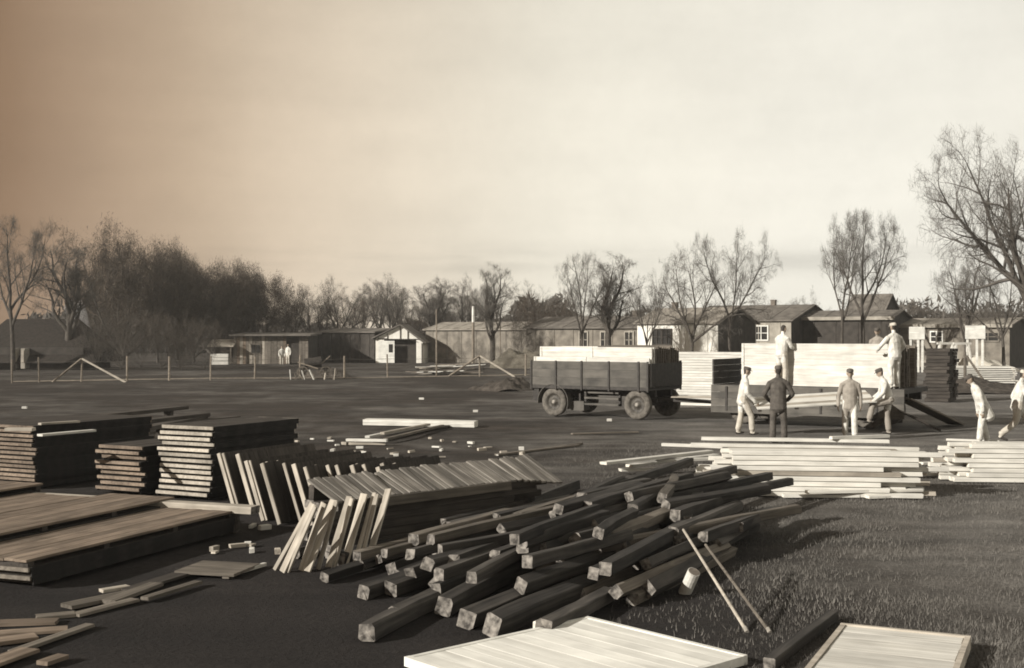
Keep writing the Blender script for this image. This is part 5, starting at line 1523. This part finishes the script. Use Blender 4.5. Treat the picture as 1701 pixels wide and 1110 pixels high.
# ------------------------------------------------------------------ people
def person(name, loc, rz, label, pose, shirt, trousers, cap='cloth_dark', h=1.75, hem=0.0, detail=True):
    """local: faces +y, x to its right; loc = ground point under the pelvis"""
    k = h / 1.75
    prim = []           # (verts, faces, material, samples)
    def loft(pts, rx, ry, mi, side=None, n_=12):
        P = [Vector(p) for p in pts]
        d0 = (P[-1] - P[0]).normalized()
        sd = Vector(side) if side else Vector((1, 0, 0))
        sd = (sd - d0 * sd.dot(d0))
        if sd.length < 1e-3: sd = Vector((0, 1, 0)) - d0 * d0.y
        sd.normalize(); fw = d0.cross(sd)
        rings = [(P[0] - d0 * min(rx[0], ry[0]) * 0.55, 0.6, rx[0], ry[0])] + [(p, 1.0, a, b_) for p, a, b_ in zip(P, rx, ry)] + [(P[-1] + d0 * min(rx[-1], ry[-1]) * 0.55, 0.6, rx[-1], ry[-1])]
        vv, ff = [], []
        for c, f_, a, b_ in rings:
            for j in range(n_):
                t_ = 2 * PI * j / n_
                vv.append(c + sd * math.cos(t_) * a * f_ + fw * math.sin(t_) * b_ * f_)
        for i in range(len(rings) - 1):
            for j in range(n_):
                ff.append((i * n_ + j, i * n_ + (j + 1) % n_, (i + 1) * n_ + (j + 1) % n_, (i + 1) * n_ + j))
        ff += [tuple(range(n_ - 1, -1, -1)), tuple((len(rings) - 1) * n_ + j for j in range(n_))]
        prim.append((vv, ff, mi, [(c, (a + b_) / 2) for c, _, a, b_ in rings]))
    lean = pose.get('lean', 0.0); twist = pose.get('twist', 0.0)
    hp = pose.get('hip', 0.93)
    P = Vector((0, 0, hp))
    t = Vector((pose.get('side', 0.0), math.sin(lean), math.cos(lean))).normalized()
    rx_ = Vector((math.cos(twist), math.sin(twist), 0)); rx_ = (rx_ - t * rx_.dot(t)).normalized()
    waist, chest, sh = P + t * 0.14, P + t * 0.33, P + t * 0.50
    neck = P + t * 0.56
    hd = Vector((0, math.sin(lean * 0.7 + pose.get('nod', 0.0)), math.cos(lean * 0.7 + pose.get('nod', 0.0))))
    hb = neck + hd * 0.06
    hc = neck + hd * 0.165
    # torso
    loft([P - t * 0.04, waist, chest, sh], [0.172, 0.170, 0.185, 0.150], [0.125, 0.122, 0.130, 0.095], 1, rx_)
    loft([sh - rx_ * 0.16 - t * 0.035, sh - rx_ * 0.07 + t * 0.01, sh + rx_ * 0.07 + t * 0.01, sh + rx_ * 0.16 - t * 0.035], [0.066, 0.07, 0.07, 0.066], [0.072, 0.08, 0.08, 0.072], 1, t)
    loft([neck - t * 0.06, hb], [0.058, 0.055], [0.06, 0.056], 0)
    if hem > 0:
        loft([chest - t * 0.05, waist, P, P - t * hem], [0.186, 0.184, 0.190, 0.198], [0.134, 0.136, 0.145, 0.155], 1, rx_)
    loft([P + t * 0.03, P - Vector((0, 0, 0.08))], [0.165, 0.16], [0.12, 0.12], 2, rx_)
    # head with nose, brow, ears, jaw
    ya = pose.get('turn', 0.0)
    hx = Vector((math.cos(ya), math.sin(ya), 0)); hx = (hx - hd * hx.dot(hd)).normalized(); hf = hd.cross(hx)
    loft([hc - hd * 0.085 + hf * 0.02, hc - hd * 0.04 + hf * 0.01, hc + hd * 0.03, hc + hd * 0.085], [0.048, 0.066, 0.076, 0.058], [0.055, 0.078, 0.092, 0.068], 0, hx)
    loft([hc + hf * 0.09 + hd * 0.015, hc + hf * 0.108 - hd * 0.02], [0.012, 0.017], [0.012, 0.015], 0, hx, 8)
    loft([hc + hf * 0.088 - hd * 0.055 - hx * 0.02, hc + hf * 0.088 - hd * 0.055 + hx * 0.02], [0.009, 0.009], [0.009, 0.009], 0, hd, 8)
    for s_ in (-1, 1):
        loft([hc + hx * s_ * 0.078 + hd * 0.02, hc + hx * s_ * 0.078 - hd * 0.03], [0.012, 0.01], [0.022, 0.016], 0, hx, 8)
        loft([hc + hf * 0.088 + hd * 0.03 + hx * s_ * 0.015, hc + hf * 0.083 + hd * 0.03 + hx * s_ * 0.045], [0.009, 0.009], [0.009, 0.009], 4, hd, 8)
    loft([hc + hd * 0.02 - hf * 0.035, hc + hd * 0.08 - hf * 0.01], [0.076, 0.066], [0.066, 0.075], 4, hx)
    # legs
    for s_, key in ((-1, 'L'), (1, 'R')):
        hip = P + rx_ * (s_ * 0.09) - Vector((0, 0, 0.04))
        foot = Vector(pose.get('foot' + key, (s_ * 0.10, 0.0, 0.0)))
        ank = foot + Vector((0, 0, 0.09))
        knee = Vector(pose['knee' + key]) if 'knee' + key in pose else (hip + ank) / 2 + Vector((s_ * 0.01, 0.03, 0.02))
        loft([hip, hip.lerp(knee, 0.5), knee], [0.098, 0.092, 0.076], [0.104, 0.096, 0.078], 2)
        loft([knee, knee.lerp(ank, 0.35), ank + Vector((0, 0, 0.04))], [0.074, 0.078, 0.074], [0.076, 0.080, 0.078], 2)
        fd = Vector((s_ * 0.22, 1, 0)).normalized()
        fp = pose.get('toe' + key, 0.0)
        fd = (fd + Vector((0, 0, fp))).normalized()
        loft([ank - Vector((0, 0, 0.01)), ank + Vector((0, 0, 0.05))], [0.05, 0.05], [0.052, 0.052], 3)
        a0 = ank - Vector((0, 0, 0.055)) - fd * 0.05
        loft([a0, a0 + fd * 0.10, a0 + fd * 0.20], [0.042, 0.047, 0.042], [0.036, 0.036, 0.028], 3, (1, 0, 0))
        # arm
        S = sh + rx_ * (s_ * 0.190) - t * 0.045
        el = S + Vector(pose.get('elbow' + key, (s_ * 0.06, -0.03, -0.29)))
        wr = S + Vector(pose.get('wrist' + key, (s_ * 0.06, 0.06, -0.54)))
        loft([S, S.lerp(el, 0.5), el], [0.064, 0.062, 0.056], [0.068, 0.064, 0.058], 1)
        sl = pose.get('bare', False)
        loft([el, el.lerp(wr, 0.4), wr], [0.055, 0.052, 0.045 if not sl else 0.03], [0.056, 0.053, 0.045 if not sl else 0.03], 0 if sl else 1)
        hdv = (wr - el).normalized()
        px_ = rx_ if abs(hdv.dot(rx_)) < 0.8 else Vector((0, 1, 0))
        inw = (-px_ * s_ - hdv * (-px_ * s_).dot(hdv)).normalized()
        acr = hdv.cross(inw).normalized()
        loft([wr + hdv * 0.01, wr + hdv * 0.05, wr + hdv * 0.085], [0.022, 0.038, 0.040], [0.02, 0.019, 0.016], 0, acr)
        if detail:
            for q in range(4):
                b0 = wr + hdv * 0.085 + acr * (-0.03 + 0.02 * q)
                ln = (0.062, 0.075, 0.07, 0.052)[q]
                m1_ = b0 + hdv * ln * 0.55 + inw * 0.008
                loft([b0, m1_], [0.0098, 0.0092], [0.0098, 0.0092], 0, acr, 6)
                loft([m1_, m1_ + hdv * ln * 0.4 + inw * 0.028], [0.0092, 0.008], [0.0092, 0.008], 0, acr, 6)
            sgn = 1 if acr.y > 0 else -1
            b0 = wr + hdv * 0.03 + acr * sgn * 0.034
            loft([b0, b0 + hdv * 0.03 + acr * sgn * 0.022 + inw * 0.012], [0.012, 0.0105], [0.012, 0.0105], 0, inw, 6)
            loft([b0 + hdv * 0.03 + acr * sgn * 0.022 + inw * 0.012, b0 + hdv * 0.062 + acr * sgn * 0.02 + inw * 0.024], [0.0105, 0.009], [0.0105, 0.009], 0, inw, 6)
    # union as one skin
    mb = MB()
    for vv, ff, mi, _ in prim:
        mb.add(vv, ff, 0)
    me = mb.mesh('body_tmp', M['skin'])
    bm = bmesh.new(); bm.from_mesh(me); bmesh.ops.recalc_face_normals(bm, faces=bm.faces); bm.to_mesh(me); bm.free()
    o = link('body_tmp', me)
    md = o.modifiers.new('r', 'REMESH'); md.mode = 'VOXEL'; md.voxel_size = 0.0125 if detail else 0.03
    sm = o.modifiers.new('s', 'SMOOTH'); sm.iterations = 3; sm.factor = 0.4
    dg = bpy.context.evaluated_depsgraph_get()
    me2 = bpy.data.meshes.new_from_object(o.evaluated_get(dg)); me2.name = 'body'
    bpy.data.objects.remove(o)
    nf = len(me2.polygons)
    cen = np.empty(nf * 3, np.float32); me2.polygons.foreach_get('center', cen); cen = cen.reshape(-1, 3)
    best = np.full(nf, 1e9); bi = np.zeros(nf, np.int32)
    for vv, ff, mi, smp in prim:
        for i in range(len(smp) - 1):
            a, ra = np.array(smp[i][0]), smp[i][1]; b_, rb = np.array(smp[i + 1][0]), smp[i + 1][1]
            ab = b_ - a
            tt = np.clip(((cen - a) @ ab) / (ab @ ab + 1e-9), 0, 1)
            dd = np.linalg.norm(cen - a - tt[:, None] * ab, axis=1) - (ra + (rb - ra) * tt)
            mk = dd < best
            best[mk] = dd[mk]; bi[mk] = mi
    me2.materials.clear()
    for mm in ('skin', shirt, trousers, 'shoe', 'hair'):
        me2.materials.append(M[mm])
    me2.polygons.foreach_set('material_index', bi)
    me2.shade_smooth()
    root = empty(name, loc, rz, label, 'person')
    root.scale = (k, k, k)
    link('body', me2, root)
    if cap:
        # soft forage cap: low band and a folded crown with a front peak
        cb = MB()
        n_ = 16
        def ring(cz, a, b_, fo=0.0):
            return [hc + hd * cz + hf * fo + hx * math.cos(2 * PI * j / n_) * a + hf * math.sin(2 * PI * j / n_) * b_ for j in range(n_)]
        rs = [ring(0.045, 0.085, 0.100), ring(0.085, 0.088, 0.104), ring(0.118, 0.075, 0.095, 0.004), ring(0.132, 0.035, 0.06, 0.004)]
        vv = sum(rs, [])
        ff = [(i * n_ + j, i * n_ + (j + 1) % n_, (i + 1) * n_ + (j + 1) % n_, (i + 1) * n_ + j) for i in range(3) for j in range(n_)] + [tuple(3 * n_ + j for j in range(n_))]
        cb.add(vv, ff)
        pk = [hc + hd * 0.055 + hf * 0.085 - hx * 0.06, hc + hd * 0.055 + hf * 0.085 + hx * 0.06, hc + hd * 0.04 + hf * 0.145 + hx * 0.04, hc + hd * 0.04 + hf * 0.145 - hx * 0.04]
        cb.add(pk + [q + hd * 0.008 for q in pk], [(3, 2, 1, 0), (4, 5, 6, 7), (0, 1, 5, 4), (1, 2, 6, 5), (2, 3, 7, 6), (3, 0, 4, 7)])
        cme = cb.mesh('cap', M[cap]); cme.shade_smooth()
        link('cap', cme, root)
    if pose.get('belt'):
        bb = MB()
        n_ = 20
        rs = [[P + t * zz + rx_ * math.cos(2 * PI * j / n_) * 0.178 + rx_.cross(t) * -math.sin(2 * PI * j / n_) * 0.132 for j in range(n_)] for zz in (0.05, 0.09)]
        bb.add(rs[0] + rs[1], [(j, (j + 1) % n_, n_ + (j + 1) % n_, n_ + j) for j in range(n_)])
        bb.build('belt', M['shoe'], root)
    return root

def face(dx, dy):            # rotation so that local +y looks along (dx, dy)
    return math.atan2(-dx, dy)

# man with cap at the left end of the carried panel, facing right
person('person', Vector((6.15, 32.15, 0)), face(1, 0.05), 'man in white shirt and dark cap holding left end of panel',
       dict(lean=0.12, nod=0.15, footL=(-0.10, -0.10, 0), footR=(0.12, 0.22, 0), kneeR=(0.11, 0.20, 0.50), elbowL=(-0.05, 0.02, -0.29), wristL=(-0.03, 0.24, -0.52), elbowR=(0.06, 0.0, -0.29), wristR=(0.02, 0.24, -0.53)), 'cloth_white', 'cloth_light', hem=0.10, h=1.77)
# man in dark coat, back to the camera
person('person', W(1293, 735), face(0.15, 1), 'man in dark jacket standing with his back turned, watching',
       dict(lean=0.03, footL=(-0.13, 0.0, 0), footR=(0.14, 0.02, 0), elbowL=(-0.13, 0.04, -0.27), wristL=(-0.02, 0.20, -0.42), elbowR=(0.14, 0.04, -0.27), wristR=(0.03, 0.2, -0.42)), 'cloth_dark', 'cloth_dark', hem=0.16, h=1.86, cap='cloth_dark')
# man in light grey jacket walking towards the camera
person('person', W(1412, 730), face(-0.25, -1), 'man in light grey jacket and pale trousers walking in the open',
       dict(lean=0.04, footL=(-0.11, 0.14, 0), footR=(0.12, -0.14, 0.02), kneeL=(-0.10, 0.16, 0.51), toeR=-0.2, elbowL=(-0.06, -0.06, -0.29), wristL=(-0.07, -0.04, -0.54), elbowR=(0.09, 0.0, -0.29), wristR=(0.10, 0.06, -0.54)), 'cloth_grey', 'cloth_white', hem=0.14, h=1.76)
# man bending at the right end of the panel with one leg raised
person('person', Vector((10.02, 32.1, 0)), face(-1, 0.1), 'man in white shirt with raised knee taking right end of panel',
       dict(lean=0.28, nod=0.2, footL=(-0.12, 0.52, 0.30), kneeL=(-0.12, 0.44, 0.78), footR=(0.10, -0.02, 0), elbowL=(-0.08, 0.08, -0.28), wristL=(-0.05, 0.30, -0.46), elbowR=(0.10, 0.04, -0.28), wristR=(0.04, 0.28, -0.46)), 'cloth_white', 'cloth_grey', hem=0.05, h=1.76)
# two men up on the bed edge
q = MW2 @ Vector((2.12, 0.17, 1.151))
person('person', q, face(0.75, 0.65), 'bareheaded man in white standing on flatbed edge against the load',
       dict(lean=0.10, nod=0.25, footL=(-0.09, 0.0, 0), footR=(0.09, 0.06, 0), elbowL=(-0.05, 0.12, -0.26), wristL=(0.02, 0.34, -0.36), elbowR=(0.05, 0.12, -0.26), wristR=(0.0, 0.34, -0.30)), 'cloth_white', 'cloth_light', hem=0.05, cap=None, h=1.76)
q = MW2 @ Vector((5.42, 0.17, 1.151))
person('person', q, face(-0.35, 1), 'man in white seen from behind on the flatbed end',
       dict(lean=0.06, nod=0.1, footL=(-0.12, 0.0, 0), footR=(0.11, 0.05, 0), elbowL=(-0.20, 0.04, -0.22), wristL=(-0.15, 0.24, -0.34), elbowR=(0.17, 0.04, -0.24), wristR=(0.12, 0.2, -0.42)), 'cloth_white', 'cloth_white', hem=0.08, cap='cloth_light', h=1.80)
# man behind the load, only head and shoulders above it; stands on the bed's far edge board
st = MW2 @ Vector((4.03, 3.2, 0))
person('person', Vector((st.x, st.y, 1.1)), face(-0.6, -1), 'man in dark clothes whose head shows above the white load',
       dict(lean=0.15, elbowL=(-0.1, 0.1, -0.26), wristL=(-0.05, 0.32, -0.3)), 'cloth_grey', 'cloth_dark', cap='cloth_dark', h=1.74)
for i in range(5):
    a = Vector((st.x - 0.5, st.y + 0.0, i * 0.22)); b_ = a + Vector((1.1, -0.1, 0))
    board('plank', a, b_, 0.9, 0.219, 'dark', 'dark thick plank in the step pile behind the flatbed', 'plank', 'step pile behind the flatbed')
# two men on the right
person('person', W(1634, 738), face(-1, 0.1), 'man in long white smock bending forward beside the white planks',
       dict(lean=0.42, nod=0.25, hip=0.90, footL=(-0.10, 0.12, 0), footR=(0.10, -0.10, 0), elbowL=(-0.05, -0.08, -0.28), wristL=(-0.04, -0.10, -0.52), elbowR=(0.08, -0.10, -0.28), wristR=(0.06, -0.12, -0.54)), 'cloth_white', 'cloth_white', hem=0.28, h=1.76)
person('person', W(1690, 732), face(1, -0.15), 'man in white shirt striding away at the right edge',
       dict(lean=0.16, nod=0.2, hip=0.88, footL=(-0.10, 0.36, 0), kneeL=(-0.10, 0.30, 0.48), footR=(0.10, -0.40, 0.04), kneeR=(0.10, -0.06, 0.46), toeR=-0.4, elbowL=(-0.06, -0.12, -0.27), wristL=(-0.06, 0.0, -0.53), elbowR=(0.06, 0.10, -0.27), wristR=(0.06, 0.30, -0.44)), 'cloth_white', 'cloth_light', hem=0.10, cap='cloth_light', h=1.80)
# two small figures by the plank shed
person('person', WD(468, 104), face(0.3, -1), 'far man in white beside the plank shed doorway, standing lower', dict(lean=0.3, hip=0.88), 'cloth_white', 'cloth_light', cap=None, h=1.7, detail=False)
person('person', WD(478.5, 105), face(-0.4, -1), 'far man in white right in the plank shed doorway', dict(), 'cloth_white', 'cloth_light', cap=None, h=1.78, detail=False)

# ------------------------------------------------------------------ thin spring haze over the whole place
hz_ = MB().box((15, 105, 8.0), (420, 330, 18.6))
hme = hz_.mesh('haze', [])
hm = bpy.data.materials.new('haze'); hm.use_nodes = True
hn = hm.node_tree.nodes; hn.clear()
ho = hn.new('ShaderNodeOutputMaterial'); hv = hn.new('ShaderNodeVolumePrincipled')
hv.inputs['Color'].default_value = (0.95, 0.93, 0.89, 1); hv.inputs['Density'].default_value = 0.00045; hv.inputs['Anisotropy'].default_value = 0.2
hm.node_tree.links.new(hv.outputs[0], ho.inputs['Volume'])
hme.materials.append(hm)
tag(link('haze', hme), 'thin pale haze filling the air over the yard', 'haze', kind='stuff')
